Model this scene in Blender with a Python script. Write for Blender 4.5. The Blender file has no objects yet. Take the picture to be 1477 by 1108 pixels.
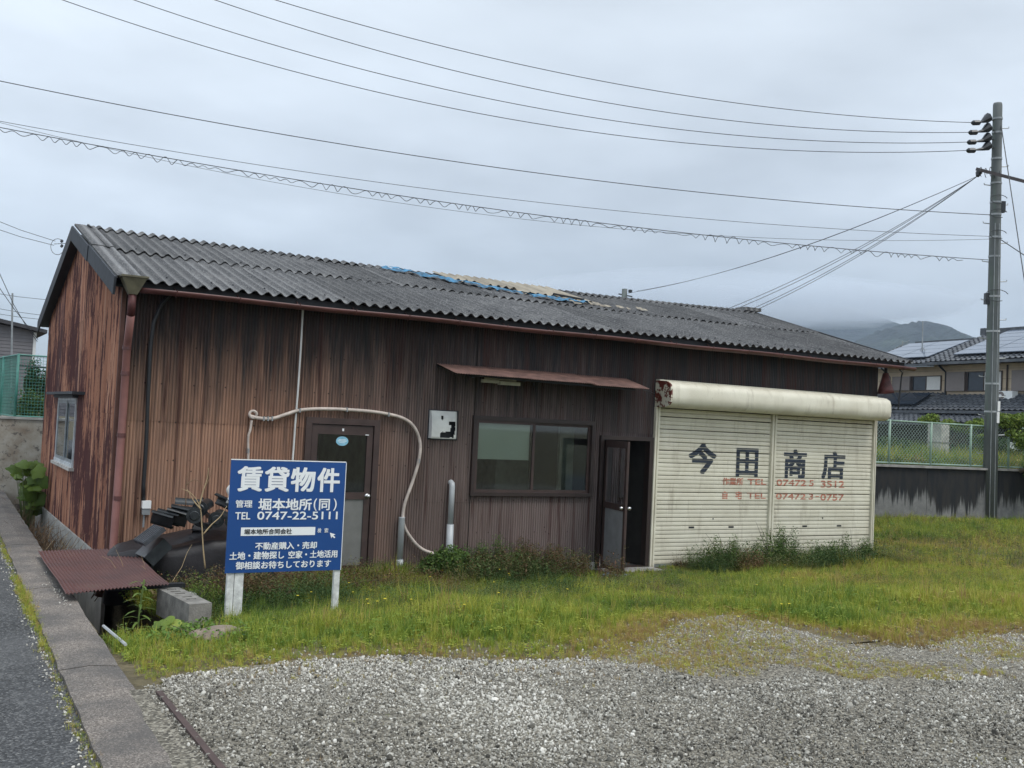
import bpy, bmesh, math, random
import numpy as np
from mathutils import Vector, Matrix, noise as mnoise
random.seed(7); rng = np.random.default_rng(7)
SC = bpy.context.scene; COL = SC.collection
PI = math.pi

# ------------------------------------------------------------ camera
CP = np.array([-2.077, -12.757, 2.100]); FX = 1487.3
cam_r = np.array([0.86338961, -0.50225457, 0.04794508])
cam_u = np.array([-0.06103945, -0.00965123, 0.99808869])
cam_f = np.array([0.50083188, 0.86466595, 0.03899011])
cd = bpy.data.cameras.new('camera'); cam = bpy.data.objects.new('camera', cd); COL.objects.link(cam)
cd.sensor_width = 36; cd.lens = 36 * FX / 1477; cd.clip_start = .05; cd.clip_end = 9000
m4 = Matrix.Identity(4)
for i in range(3):
    m4[i][0] = cam_r[i]; m4[i][1] = cam_u[i]; m4[i][2] = -cam_f[i]; m4[i][3] = CP[i]
cam.matrix_world = m4
SC.camera = cam

# ------------------------------------------------------------ world (overcast sky), sun, exposure
W = bpy.data.worlds.new('World'); SC.world = W; W.use_nodes = True
nt = W.node_tree; N = nt.nodes; LK = nt.links; N.clear()
def wn(t, **k):
    n = N.new(t)
    for a, b in k.items(): setattr(n, a, b)
    return n
out = wn('ShaderNodeOutputWorld'); bg = wn('ShaderNodeBackground'); bg2 = wn('ShaderNodeBackground'); addsh = wn('ShaderNodeAddShader')
sky = wn('ShaderNodeTexSky', sky_type='NISHITA', sun_disc=False, sun_elevation=math.radians(58), sun_rotation=math.radians(150))
bg2.inputs[1].default_value = .02
LK.new(sky.outputs[0], bg2.inputs[0])
tc = wn('ShaderNodeTexCoord'); sep = wn('ShaderNodeSeparateXYZ'); LK.new(tc.outputs['Generated'], sep.inputs[0])
def wmath(op, a, b=None, c=None):
    n = wn('ShaderNodeMath', operation=op)
    for i, v in enumerate((a, b, c)):
        if v is None: continue
        if isinstance(v, (int, float)): n.inputs[i].default_value = v
        else: LK.new(v, n.inputs[i])
    return n.outputs[0]
zc = wmath('MAXIMUM', sep.outputs[2], 0.0)
# cloud layer coordinates: direction projected on a flat ceiling
zd = wmath('ADD', zc, .12)
px = wmath('DIVIDE', sep.outputs[0], zd); py = wmath('DIVIDE', sep.outputs[1], zd)
cb = wn('ShaderNodeCombineXYZ'); LK.new(px, cb.inputs[0]); LK.new(py, cb.inputs[1])
nz = wn('ShaderNodeTexNoise'); nz.inputs['Scale'].default_value = .55; nz.inputs['Detail'].default_value = 6; nz.inputs['Roughness'].default_value = .55; nz.inputs['Distortion'].default_value = .4
LK.new(cb.outputs[0], nz.inputs['Vector'])
mp = wn('ShaderNodeMapping'); mp.inputs['Scale'].default_value = (1, 1, 3.2); LK.new(tc.outputs['Generated'], mp.inputs[0])
nz2 = wn('ShaderNodeTexNoise'); nz2.inputs['Scale'].default_value = 4.2; nz2.inputs['Detail'].default_value = 7; nz2.inputs['Roughness'].default_value = .5
LK.new(mp.outputs[0], nz2.inputs['Vector'])
elev = wn('ShaderNodeValToRGB'); er = elev.color_ramp
er.elements[0].position = 0.0; er.elements[0].color = (.36, .405, .46, 1)
er.elements[1].position = 1.0; er.elements[1].color = (.86, .95, 1.05, 1)
for p, c in ((.06, (.40, .45, .51)), (.13, (.50, .55, .61)), (.22, (.60, .655, .715)), (.38, (.68, .74, .795)), (.6, (.77, .83, .89))):
    e = er.elements.new(p); e.color = (*c, 1)
LK.new(zc, elev.inputs[0])
# the sky is lighter towards the west side, darker over the mountain
side = wmath('MULTIPLY_ADD', sep.outputs[0], -.24, 1.08)
f1 = wmath('MULTIPLY_ADD', nz.outputs[0], .62, .69)
amp2 = wmath('SUBTRACT', 1.0, wmath('MINIMUM', wmath('MULTIPLY', zc, 1.9), .80))
f2 = wmath('MULTIPLY_ADD', wmath('MULTIPLY', wmath('SUBTRACT', nz2.outputs[0], .5), amp2), 1.5, 1.0)
ff = wmath('MULTIPLY', wmath('MULTIPLY', f1, f2), side)
mul = wn('ShaderNodeVectorMath', operation='SCALE'); LK.new(elev.outputs[0], mul.inputs[0]); LK.new(ff, mul.inputs['Scale'])
LK.new(mul.outputs[0], bg.inputs[0]); bg.inputs[1].default_value = .86
LK.new(bg.outputs[0], addsh.inputs[0]); LK.new(bg2.outputs[0], addsh.inputs[1]); LK.new(addsh.outputs[0], out.inputs[0])
sd = bpy.data.lights.new('sun', 'SUN'); sun = bpy.data.objects.new('sun', sd); COL.objects.link(sun)
sd.energy = 1.3; sd.angle = math.radians(24); sd.color = (1, .97, .92)
se, sr = math.radians(58), math.radians(150)   # light from the front right, high
d_ = Vector((math.sin(sr) * math.cos(se), math.cos(sr) * math.cos(se), math.sin(se)))
sun.rotation_euler = d_.to_track_quat('Z', 'Y').to_euler()
SC.view_settings.view_transform = 'Standard'; SC.view_settings.look = 'None'
SC.view_settings.exposure = 0.42; SC.view_settings.gamma = 1.0; SC.view_settings.use_curve_mapping = False
SC.cycles.volume_bounces = 3; SC.cycles.max_bounces = 8; SC.cycles.transparent_max_bounces = 12

# ------------------------------------------------------------ helpers
def ray(px, py): return cam_f + cam_r * (px - 738.5) / FX - cam_u * (py - 554) / FX
def at(px, py, D): return CP + ray(px, py) * D
def on_y(px, py, y=0.): d = ray(px, py); return CP + d * ((y - CP[1]) / d[1])
def on_z(px, py, z=0.): d = ray(px, py); return CP + d * ((z - CP[2]) / d[2])
def gh(y):
    t = np.clip((-np.asarray(y, float) - .8) / 5.2, 0, 1); return .38 * t * t * (3 - 2 * t)
def on_g(px, py):
    z = 0.
    for _ in range(40):
        p = on_z(px, py, z); z = .5 * z + .5 * float(gh(p[1]))
    return p

class MB:
    def __init__(s): s.v = []; s.f = []; s.m = []
    def add(s, vs, fs, mi=0):
        o = len(s.v); s.v += [tuple(map(float, v)) for v in vs]; s.f += [tuple(i + o for i in f) for f in fs]; s.m += [mi] * len(fs); return s
    def box(s, a, b, mi=0, top=None):
        x0, y0, z0 = a; x1, y1, z1 = b
        s.add([(x0,y0,z0),(x1,y0,z0),(x1,y1,z0),(x0,y1,z0),(x0,y0,z1),(x1,y0,z1),(x1,y1,z1),(x0,y1,z1)],
              [(0,3,2,1),(4,5,6,7),(0,1,5,4),(1,2,6,5),(2,3,7,6),(3,0,4,7)], mi); return s
    def obox(s, c, ax, ay, az, hx, hy, hz, mi=0):
        c, ax, ay, az = map(lambda q: np.array(q, float), (c, ax, ay, az))
        vs = [c + ax*hx*i + ay*hy*j + az*hz*k for k in (-1,1) for j in (-1,1) for i in (-1,1)]
        s.add(vs, [(0,2,3,1),(4,5,7,6),(0,1,5,4),(1,3,7,5),(3,2,6,7),(2,0,4,6)], mi); return s
    def bar(s, p, q, w, h=None, up=(0,0,1), mi=0):
        p, q = np.array(p, float), np.array(q, float); h = h or w
        a = q - p; L = np.linalg.norm(a); a /= L; up = np.array(up, float)
        if abs(a @ up) > .95: up = np.array((1., 0, 0))
        b = np.cross(up, a); b /= np.linalg.norm(b); c = np.cross(a, b)
        return s.obox((p + q) / 2, a, b, c, L/2, w/2, h/2, mi)
    def tube(s, pts, r, n=8, cap=True, mi=0):
        pts = [np.array(p, float) for p in pts]; rs = r if hasattr(r, '__len__') else [r] * len(pts)
        prev = None; vs = []
        for i, p in enumerate(pts):
            t = pts[min(i+1, len(pts)-1)] - pts[max(i-1, 0)]; t /= (np.linalg.norm(t) + 1e-12)
            if prev is None:
                ref = np.array((0,0,1.)) if abs(t[2]) < .9 else np.array((1.,0,0)); b = np.cross(t, ref)
            else: b = prev - t * (prev @ t)
            b /= np.linalg.norm(b); prev = b; c = np.cross(t, b)
            for k in range(n):
                a = 2*PI*k/n; vs.append(p + rs[i] * (b*math.cos(a) + c*math.sin(a)))
        fs = [(i*n+k, i*n+(k+1)%n, (i+1)*n+(k+1)%n, (i+1)*n+k) for i in range(len(pts)-1) for k in range(n)]
        if cap: fs += [tuple(range(n-1,-1,-1)), tuple((len(pts)-1)*n+k for k in range(n))]
        return s.add(vs, fs, mi)
    def prism(s, poly, d, mi=0):   # poly: list of 3-D points, d: extrusion vector
        n = len(poly); d = np.array(d, float); P = [np.array(p, float) for p in poly]
        return s.add(P + [p + d for p in P], [tuple(range(n-1,-1,-1)), tuple(range(n, 2*n))] + [(i,(i+1)%n,(i+1)%n+n,i+n) for i in range(n)], mi)
    def grid(s, f, nu, nv, mi=0):
        s.add([f(i/nu, j/nv) for j in range(nv+1) for i in range(nu+1)],
              [(j*(nu+1)+i, j*(nu+1)+i+1, (j+1)*(nu+1)+i+1, (j+1)*(nu+1)+i) for j in range(nv) for i in range(nu)], mi); return s
    def sag(s):   # the old roof sags towards its middle
        s.v = [(x, y, z - .075*math.sin(PI*min(1, max(0, x/13.2))**1.25)*max(0, (z-ZE)/(ZR-ZE))) for x, y, z in s.v]; return s
    def build(s, name, mat, parent=None, smooth=False, world=True, **props):
        off = np.zeros(3)
        if parent is not None and world:
            o = parent
            while o is not None: off += np.array(o.location); o = o.parent
        me = bpy.data.meshes.new(name)
        vs = [tuple(np.array(v) - off) for v in s.v] if off.any() else s.v
        me.from_pydata(vs, [], s.f)
        mats = mat if isinstance(mat, (list, tuple)) else [mat]
        for m in mats: me.materials.append(m)
        if len(mats) > 1: me.polygons.foreach_set('material_index', s.m)
        if smooth: me.polygons.foreach_set('use_smooth', [True]*len(me.polygons))
        me.update()
        ob = bpy.data.objects.new(name, me); COL.objects.link(ob); ob.parent = parent
        for k, v in props.items(): ob[k] = v
        return ob
def tag(o, label, cat, group=None):
    o['label'] = label; o['category'] = cat
    if group: o['group'] = group
    return o
def thing(name, label, cat, loc=(0,0,0), rz=0, group=None):
    o = bpy.data.objects.new(name, None); o.location = loc; o.rotation_euler.z = rz; o.empty_display_size = .2; COL.objects.link(o)
    return tag(o, label, cat, group)
def recalc(o):
    bm = bmesh.new(); bm.from_mesh(o.data); bmesh.ops.recalc_face_normals(bm, faces=bm.faces); bm.to_mesh(o.data); bm.free()
def copy_tree(o, parent=None):
    c = o.copy(); COL.objects.link(c); c.parent = parent
    for ch in o.children: copy_tree(ch, c)
    return c

# ------------------------------------------------------------ materials
class NB:
    def __init__(s, name):
        s.mat = bpy.data.materials.new(name); s.mat.use_nodes = True; s.nt = s.mat.node_tree; s.n = s.nt.nodes; s.l = s.nt.links
        s.b = s.n['Principled BSDF']; s.pos = None
    def new(s, t, **k):
        n = s.n.new(t)
        for a, b in k.items(): setattr(n, a, b)
        return n
    def link(s, a, b): s.l.new(a, b)
    def P(s):
        if s.pos is None: s.pos = s.new('ShaderNodeNewGeometry').outputs['Position']
        return s.pos
    def obj(s): return s.new('ShaderNodeTexCoord').outputs['Object']
    def rnd(s): return s.new('ShaderNodeObjectInfo').outputs['Random']
    def noise(s, scale, detail=4, rough=.55, stretch=None, vec=None, dist=0, out=0):
        v = vec or s.P()
        if stretch: m = s.new('ShaderNodeMapping'); m.inputs['Scale'].default_value = stretch; s.link(v, m.inputs[0]); v = m.outputs[0]
        n = s.new('ShaderNodeTexNoise'); n.inputs['Scale'].default_value = scale; n.inputs['Detail'].default_value = detail
        n.inputs['Roughness'].default_value = rough; n.inputs['Distortion'].default_value = dist
        s.link(v, n.inputs['Vector']); return n.outputs[out]
    def vor(s, scale, feature='F1', out='Distance', vec=None, rand=1):
        n = s.new('ShaderNodeTexVoronoi', feature=feature); n.inputs['Scale'].default_value = scale; n.inputs['Randomness'].default_value = rand
        s.link(vec or s.P(), n.inputs['Vector']); return n.outputs[out]
    def ramp(s, fac, stops, interp='LINEAR'):
        r = s.new('ShaderNodeValToRGB'); cr = r.color_ramp; cr.interpolation = interp
        def c4(c): return (c, c, c, 1) if isinstance(c, (int, float)) else (*c, 1)
        cr.elements[0].position = stops[0][0]; cr.elements[0].color = c4(stops[0][1])
        cr.elements[1].position = stops[-1][0]; cr.elements[1].color = c4(stops[-1][1])
        for p, c in stops[1:-1]: e = cr.elements.new(p); e.color = c4(c)
        s.link(fac, r.inputs[0]); return r.outputs[0]
    def mix(s, fac, a, b, mode='MIX'):
        m = s.new('ShaderNodeMix', data_type='RGBA', blend_type=mode)
        for sock, v in ((m.inputs[0], fac), (m.inputs[6], a), (m.inputs[7], b)):
            if isinstance(v, (int, float)): sock.default_value = v if sock == m.inputs[0] else (v, v, v, 1)
            elif isinstance(v, tuple): sock.default_value = (*v, 1)
            else: s.link(v, sock)
        return m.outputs[2]
    def math(s, op, a, b=0., clamp=False):
        m = s.new('ShaderNodeMath', operation=op, use_clamp=clamp)
        for i, v in enumerate((a, b)):
            if isinstance(v, (int, float)): m.inputs[i].default_value = v
            else: s.link(v, m.inputs[i])
        return m.outputs[0]
    def xyz(s, v=None):
        n = s.new('ShaderNodeSeparateXYZ'); s.link(v or s.P(), n.inputs[0]); return n.outputs
    def col(s, c):
        if isinstance(c, tuple): s.b.inputs['Base Color'].default_value = (*c, 1)
        else: s.link(c, s.b.inputs['Base Color'])
        return s
    def rough(s, r):
        if isinstance(r, (int, float)): s.b.inputs['Roughness'].default_value = r
        else: s.link(r, s.b.inputs['Roughness'])
        return s
    def bump(s, h, strength=.3, dist=.01):
        n = s.new('ShaderNodeBump'); n.inputs['Strength'].default_value = strength; n.inputs['Distance'].default_value = dist
        s.link(h, n.inputs['Height']); s.link(n.outputs[0], s.b.inputs['Normal']); return s
def simple(name, c, rough=.6, metal=0, var=.25, scale=6, bump=.1, spec=.5, objvar=0):
    b = NB(name); n = b.noise(scale, 5)
    lo = tuple(x*(1-var) for x in c); hi = tuple(min(1, x*(1+var)) for x in c)
    cc = b.ramp(n, [(.3, lo), (.7, hi)])
    if objvar:
        cc = b.mix(1., cc, b.ramp(b.rnd(), [(0, 1-objvar), (1, 1+objvar)]), 'MULTIPLY')
    b.col(cc).rough(rough); b.b.inputs['Metallic'].default_value = metal; b.b.inputs['Specular IOR Level'].default_value = spec
    if bump: b.bump(b.noise(scale*6, 3), bump)
    return b.mat

def siding_mat(name, kind):
    b = NB(name); X, Y, Z = b.xyz()[:3]; along = X if kind != 'gable' else Y
    st = (1, 1, .06)
    streak = b.noise(9, 5, .6, (1.6, 1.6, .10)); fine = b.noise(34, 3, .6, (1, 1, .035)); big = b.noise(.8, 3); blot = b.noise(5, 5, .65, (1, 1, .45))
    if kind == 'gable':
        base = b.ramp(b.noise(4, 4, .6, (1.5, 1.5, .15)), [(.3, (.30, .125, .075)), (.5, (.44, .21, .13)), (.68, (.53, .30, .20))])
        dark = (.075, .026, .028)
        msk = b.math('ADD', b.noise(3.1, 6, .72, (2., 2., .30)), b.math('MULTIPLY', b.math('SUBTRACT', b.noise(.55, 3), .5), .5))
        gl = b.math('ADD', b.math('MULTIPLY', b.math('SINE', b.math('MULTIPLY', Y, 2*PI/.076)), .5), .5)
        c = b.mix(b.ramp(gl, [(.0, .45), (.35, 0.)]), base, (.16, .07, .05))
        c = b.mix(b.ramp(msk, [(.47, 0.), (.53, .95)]), c, dark)
        c = b.mix(b.ramp(fine, [(.52, 0.), (.66, .25)]), c, (.12, .04, .03))
    else:
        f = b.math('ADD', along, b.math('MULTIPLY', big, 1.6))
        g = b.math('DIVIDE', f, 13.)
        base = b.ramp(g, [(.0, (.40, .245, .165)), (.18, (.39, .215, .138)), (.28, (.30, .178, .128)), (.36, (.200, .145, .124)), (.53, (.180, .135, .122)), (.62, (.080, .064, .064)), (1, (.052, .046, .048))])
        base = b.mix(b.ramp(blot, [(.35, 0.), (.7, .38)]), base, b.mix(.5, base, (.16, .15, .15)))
        c = b.mix(b.ramp(fine, [(.45, 0.), (.68, .40)]), base, (.06, .034, .028))
        # near-black and brown streaks, denser towards the top, then rusty runs
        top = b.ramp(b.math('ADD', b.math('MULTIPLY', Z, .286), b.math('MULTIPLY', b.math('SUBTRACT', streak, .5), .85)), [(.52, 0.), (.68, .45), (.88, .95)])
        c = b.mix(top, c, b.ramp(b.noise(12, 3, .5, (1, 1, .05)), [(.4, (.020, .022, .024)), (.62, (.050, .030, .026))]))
        c = b.mix(b.ramp(b.noise(5.5, 4, .6, (2.2, 2.2, .09)), [(.56, 0.), (.66, .8)]), c, (.055, .020, .016))
        low = b.ramp(b.math('SUBTRACT', .40, b.math('ADD', Z, b.math('MULTIPLY', blot, .35))), [(0., 0.), (.3, .5)])
        c = b.mix(low, c, (.11, .11, .115))
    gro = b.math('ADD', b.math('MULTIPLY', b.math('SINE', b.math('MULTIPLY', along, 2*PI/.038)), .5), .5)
    c = b.mix(b.ramp(gro, [(.05, .55), (.55, 0.)]), c, b.mix(.62, c, (.02, .014, .012)))  # rib shading painted into the colour: valley of each wave darkened
    nx_ = b.math('MULTIPLY', b.math('SUBTRACT', b.math('FRACT', b.math('DIVIDE', along, .19)), .5), .19); nz_ = b.math('MULTIPLY', b.math('SUBTRACT', b.math('FRACT', b.math('DIVIDE', b.math('ADD', Z, .12), .455)), .5), .455)
    dd = b.math('SQRT', b.math('ADD', b.math('MULTIPLY', nx_, nx_), b.math('MULTIPLY', nz_, nz_)))
    c = b.mix(b.math('MULTIPLY', b.ramp(dd, [(.008, 1.), (.013, 0.)]), b.ramp(b.noise(3.3, 2), [(.42, 0.), (.5, 1.)])), c, (.022, .010, .008))
    c = b.mix(b.ramp(b.vor(5.5), [(.035, 1.), (.06, 0.)]), c, (.03, .012, .01))
    c = b.mix(1., c, b.ramp(b.rnd(), [(0, .86), (1, 1.14)]), 'MULTIPLY')
    b.col(c).rough(b.ramp(blot, [(.3, .55), (.7, .8)])); b.b.inputs['Specular IOR Level'].default_value = .35
    b.bump(b.noise(60, 3), .15, .004)
    return b.mat
M = {}
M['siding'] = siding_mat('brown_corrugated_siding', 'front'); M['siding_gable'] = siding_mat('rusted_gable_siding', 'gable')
def roof_mat():
    b = NB('weathered_fibre_cement'); n1 = b.noise(2.2, 5); n2 = b.noise(55, 4, .7); st = b.noise(7, 4, .6)
    X, Y, Z = b.xyz()[:3]
    base = b.ramp(n1, [(.3, (.052, .053, .056)), (.55, (.098, .098, .099)), (.75, (.155, .152, .148))])
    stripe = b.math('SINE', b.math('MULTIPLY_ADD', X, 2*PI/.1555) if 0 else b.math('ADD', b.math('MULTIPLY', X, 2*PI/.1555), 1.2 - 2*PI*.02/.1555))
    base = b.mix(b.ramp(b.math('ADD', b.math('MULTIPLY', stripe, -.5), .5), [(.45, 0.), (.95, .55)]), base, (.27, .27, .27))  # sunlit valleys painted lighter, crests painted darker on the next line
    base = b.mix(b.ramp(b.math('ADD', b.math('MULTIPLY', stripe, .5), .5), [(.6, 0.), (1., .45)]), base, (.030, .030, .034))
    c = b.mix(b.ramp(n2, [(.52, 0.), (.66, .8)]), base, (.34, .34, .33))
    c = b.mix(b.ramp(b.noise(30, 4, .7), [(.56, 0.), (.68, .8)]), c, (.03, .03, .03))
    c = b.mix(b.ramp(b.vor(7.), [(.04, 1.), (.10, 0.)]), c, (.018, .018, .016))
    c = b.mix(1., c, b.ramp(b.rnd(), [(0, .70), (1, 1.18)]), 'MULTIPLY')
    b.col(c).rough(.82).bump(n2, .35, .006); b.b.inputs['Specular IOR Level'].default_value = .3; return b.mat
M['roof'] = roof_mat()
M['verge'] = simple('dark_verge_board', (.030, .036, .045), .7, var=.35, scale=9, bump=.2)
M['black_board'] = simple('black_painted_board', (.012, .014, .018), .6)
M['gutter'] = simple('brown_gutter_plastic', (.105, .040, .036), .45, var=.3)
M['pipe_brown'] = simple('faded_brown_pipe', (.235, .105, .090), .5, var=.2, scale=4)
M['pipe_red'] = simple('rusty_red_pipe', (.085, .022, .020), .6, var=.4, scale=12)
M['hopper'] = simple('olive_hopper', (.115, .105, .065), .6, var=.25, scale=10)
b = NB('yellowed_translucent_sheet'); X, Y, Z = b.xyz()[:3]
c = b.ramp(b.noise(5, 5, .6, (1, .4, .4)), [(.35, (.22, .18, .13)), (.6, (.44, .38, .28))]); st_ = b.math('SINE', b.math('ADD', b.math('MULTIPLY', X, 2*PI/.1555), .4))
c = b.mix(b.ramp(b.math('ADD', b.math('MULTIPLY', st_, .5), .5), [(.3, 0.), (.95, .6)]), c, (.20, .185, .15)); c = b.mix(1., c, b.ramp(b.rnd(), [(0, .7), (1, 1.15)]), 'MULTIPLY'); b.col(c).rough(.6); M['frp'] = b.mat  # corrugation shading painted in as stripes, darker on the wave crests
M['tarp_blue'] = simple('blue_tarp', (.030, .15, .27), .45, var=.7, scale=12, bump=.5)
M['concrete'] = simple('concrete', (.27, .26, .245), .9, var=.3, scale=4, bump=.3)
M['concrete_pale'] = simple('pale_plinth_concrete', (.42, .41, .38), .9, var=.25, scale=5, bump=.3)
M['bronze'] = simple('bronze_aluminium', (.030, .019, .017), .45, var=.2)
M['bronze_light'] = simple('brown_door_frame', (.050, .030, .026), .5, var=.25)
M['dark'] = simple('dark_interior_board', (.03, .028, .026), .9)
M['int_wall'] = simple('interior_plaster', (.22, .23, .20), .85)
M['cream'] = None
def cream_mat(name, rusty):
    b = NB(name); n = b.noise(3, 5); X, Y, Z = b.xyz()[:3]
    c = b.ramp(n, [(.3, (.60, .565, .45)), (.7, (.71, .68, .56))])
    c = b.mix(b.ramp(b.noise(6, 5, .6, (1, 1, .25)), [(.55, 0.), (.75, .5)]), c, (.36, .32, .24))
    c = b.mix(b.ramp(b.noise(40, 3, .7), [(.66, 0.), (.74, .6)]), c, (.22, .15, .09))
    c = b.mix(b.ramp(b.math('ADD', b.math('MULTIPLY', Z, -1.4), b.noise(3.5, 5, .7, (1.5, 1, .5))), [(.30, 0.), (.75, .5)]), c, (.24, .20, .13))
    c = b.mix(b.ramp(b.noise(2.2, 5, .7, (2.5, 1, .35)), [(.58, 0.), (.70, .45)]), c, (.30, .25, .17))
    if rusty: c = b.mix(b.ramp(b.noise(6.5, 4, .7), [(.50, 0.), (.53, 1.)]), c, (.13, .025, .015))
    c = b.mix(1., c, b.ramp(b.rnd(), [(0, .93), (1, 1.05)]), 'MULTIPLY')
    b.col(c).rough(.45).bump(b.noise(20, 2), .05); return b.mat
M['cream'] = cream_mat('cream_shutter_paint', 0); M['cream_rust'] = cream_mat('rust_blistered_cream', 1)
M['navy'] = simple('navy_sign_paint', (.022, .032, .05), .6, var=.35, scale=12, bump=0)
M['red_ink'] = simple('faded_red_paint', (.46, .17, .11), .7, var=.35, scale=14, bump=0)
M['white_paint'] = simple('white_paint', (.74, .75, .74), .5, var=.06, scale=8, bump=.05)
M['white_print'] = simple('white_print', (.82, .84, .85), .5, var=.02, bump=0)
M['black_print'] = simple('black_print', (.02, .02, .025), .5, bump=0)
M['blue_sign'] = simple('blue_sign_print', (.006, .060, .235), .45, var=.06, scale=2, bump=0)
M['wood_white'] = simple('weathered_white_wood', (.62, .63, .61), .75, var=.3, scale=14, bump=.3)
M['pvc'] = simple('grey_pvc', (.40, .42, .43), .4, var=.12)
M['pvc_white'] = simple('white_conduit', (.62, .62, .60), .45, var=.12)
M['hose'] = simple('beige_hose', (.50, .43, .38), .6, var=.25, scale=9)
M['black_cable'] = simple('black_cable', (.015, .016, .018), .5)
M['chrome'] = simple('worn_metal', (.6, .6, .6), .3, 1, var=.1)
M['galv'] = simple('galvanised_steel', (.33, .35, .36), .5, .6, var=.2)
M['awning'] = simple('rusty_awning_sheet', (.17, .098, .080), .7, var=.4, scale=7, bump=.2, objvar=.12)
M['plate'] = None
b = NB('rust_red_plate'); n = b.noise(3, 5)
c = b.ramp(n, [(.3, (.075, .024, .018)), (.6, (.110, .033, .024)), (.8, (.12, .055, .038))])
c = b.mix(b.ramp(b.noise(18, 5, .7), [(.62, 0.), (.72, .7)]), c, (.06, .03, .025)); b.col(c).rough(.55).bump(b.noise(50), .2); M['plate'] = b.mat
M['tarp_black'] = simple('black_tarp', (.014, .012, .014), .55, var=.4, scale=4, bump=.4)
b = NB('glazed_black_kawara'); c = b.ramp(b.noise(9, 4), [(.35, (.010, .012, .014)), (.7, (.032, .037, .040))]); b.col(c).rough(.32).bump(b.noise(25), .15); M['kawara'] = b.mat
b = NB('tile_roof_far'); c = b.ramp(b.noise(3, 4), [(.3, (.045, .052, .062)), (.7, (.11, .12, .135))]); b.col(c).rough(.38); M['kawara_roof'] = b.mat
M['slate'] = simple('dark_slate', (.040, .045, .053), .6, var=.4, scale=12, bump=.6)
M['stone'] = simple('tan_boulder', (.24, .19, .15), .9, var=.35, scale=9, bump=.7)
M['block'] = simple('cement_block', (.20, .19, .17), .95, var=.35, scale=11, bump=.5)
M['asphalt'] = None
b = NB('old_asphalt'); v = b.vor(85, out='Color'); hsv = b.new('ShaderNodeRGBToBW'); b.link(v, hsv.inputs[0])
c = b.ramp(hsv.outputs[0], [(.25, (.028, .029, .030)), (.6, (.064, .066, .068)), (.92, (.18, .18, .175))])
c = b.mix(b.ramp(b.noise(1.3, 4), [(.4, 0.), (.7, .5)]), c, (.13, .13, .13))
c = b.mix(b.ramp(b.vor(1.1, 'DISTANCE_TO_EDGE', vec=b.noise(2.2, 4, out=1)), [(.0, .8), (.012, 0.)]), c, (.02, .02, .02))
b.col(c).rough(.85).bump(b.vor(85), .8, .012); M['asphalt'] = b.mat
b = NB('kerb_concrete'); v = b.vor(140, out='Color'); bw = b.new('ShaderNodeRGBToBW'); b.link(v, bw.inputs[0])
c = b.ramp(bw.outputs[0], [(.2, (.095, .082, .070)), (.6, (.19, .162, .138)), (.95, (.38, .335, .29))])
X, Y, Z = b.xyz()[:3]
c = b.mix(b.ramp(b.noise(2., 5, .6), [(.38, .7), (.58, 0.)]), c, (.070, .067, .064))
c = b.mix(b.ramp(b.noise(30, 4, .7), [(.62, 0.), (.7, .6)]), c, (.30, .29, .27))
b.col(c).rough(.9).bump(b.noise(120, 3), .45, .008); M['kerb'] = b.mat
b = NB('gravel_ground'); v = b.vor(60, out='Color'); bw = b.new('ShaderNodeRGBToBW'); b.link(v, bw.inputs[0])
c = b.ramp(bw.outputs[0], [(.2, (.08, .072, .056)), (.55, (.195, .176, .136)), (.9, (.38, .35, .285))])
b.col(c).rough(.9).bump(b.vor(60), .8, .02); M['gravel_bed'] = b.mat
b = NB('soil_and_moss'); c = b.ramp(b.noise(7, 6, .7), [(.3, (.060, .048, .026)), (.5, (.11, .090, .045)), (.7, (.17, .135, .075))]); b.col(c).rough(.95).bump(b.noise(40), .6, .02); M['soil'] = b.mat
M['glass'] = None
def glass_mat(name, tint=(.78, .82, .79), tr=.75, refl=.35):
    b = NB(name); N_ = b.n; g = b.new('ShaderNodeBsdfGlossy'); g.inputs['Roughness'].default_value = .03
    t = b.new('ShaderNodeBsdfTransparent'); t.inputs[0].default_value = (*tint, 1)
    fr = b.new('ShaderNodeFresnel'); fr.inputs[0].default_value = 1.52
    m = b.new('ShaderNodeMixShader'); g.inputs[0].default_value = (.9, .95, 1, 1)
    b.link(b.math('MULTIPLY_ADD', fr.outputs[0], 1.6) if 0 else b.math('MULTIPLY', fr.outputs[0], 1.0 + refl, clamp=True), m.inputs[0]); b.link(t.outputs[0], m.inputs[1]); b.link(g.outputs[0], m.inputs[2])
    b.link(m.outputs[0], b.n['Material Output'].inputs[0]); return b.mat
M['glass'] = glass_mat('window_glass'); 
M['frost'] = simple('frosted_grey_panel', (.16, .16, .15), .4, var=.12)
M['blind'] = simple('grey_roller_blind', (.80, .84, .76), .8, var=.05, scale=2)
M['curtain'] = simple('white_curtain', (.62, .63, .62), .8, var=.05)
def stained_wall():
    b = NB('water_stained_concrete'); X, Y, Z = b.xyz()[:3]
    base = b.ramp(b.noise(3, 6, .7), [(.3, (.10, .10, .098)), (.7, (.23, .23, .222))])
    drip = b.noise(1.2, 5, .62, (1.6, 1.6, .10)); d2 = b.noise(9, 3, .6, (1.6, 1.6, .06))
    t = b.math('ADD', b.math('MULTIPLY', Z, .80), b.math('ADD', b.math('MULTIPLY', b.math('SUBTRACT', drip, .5), 1.9), b.math('MULTIPLY', b.math('SUBTRACT', d2, .5), .8)))
    c = b.mix(b.ramp(t, [(.36, 0.), (.44, .55), (.54, 1.)]), base, b.ramp(b.noise(6, 3, .5, (1, 1, .2)), [(.4, (.008, .010, .013)), (.7, (.022, .02, .018))]))
    b.col(c).rough(.9).bump(b.noise(20), .3); return b.mat
M['wall_stained'] = stained_wall()
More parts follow.
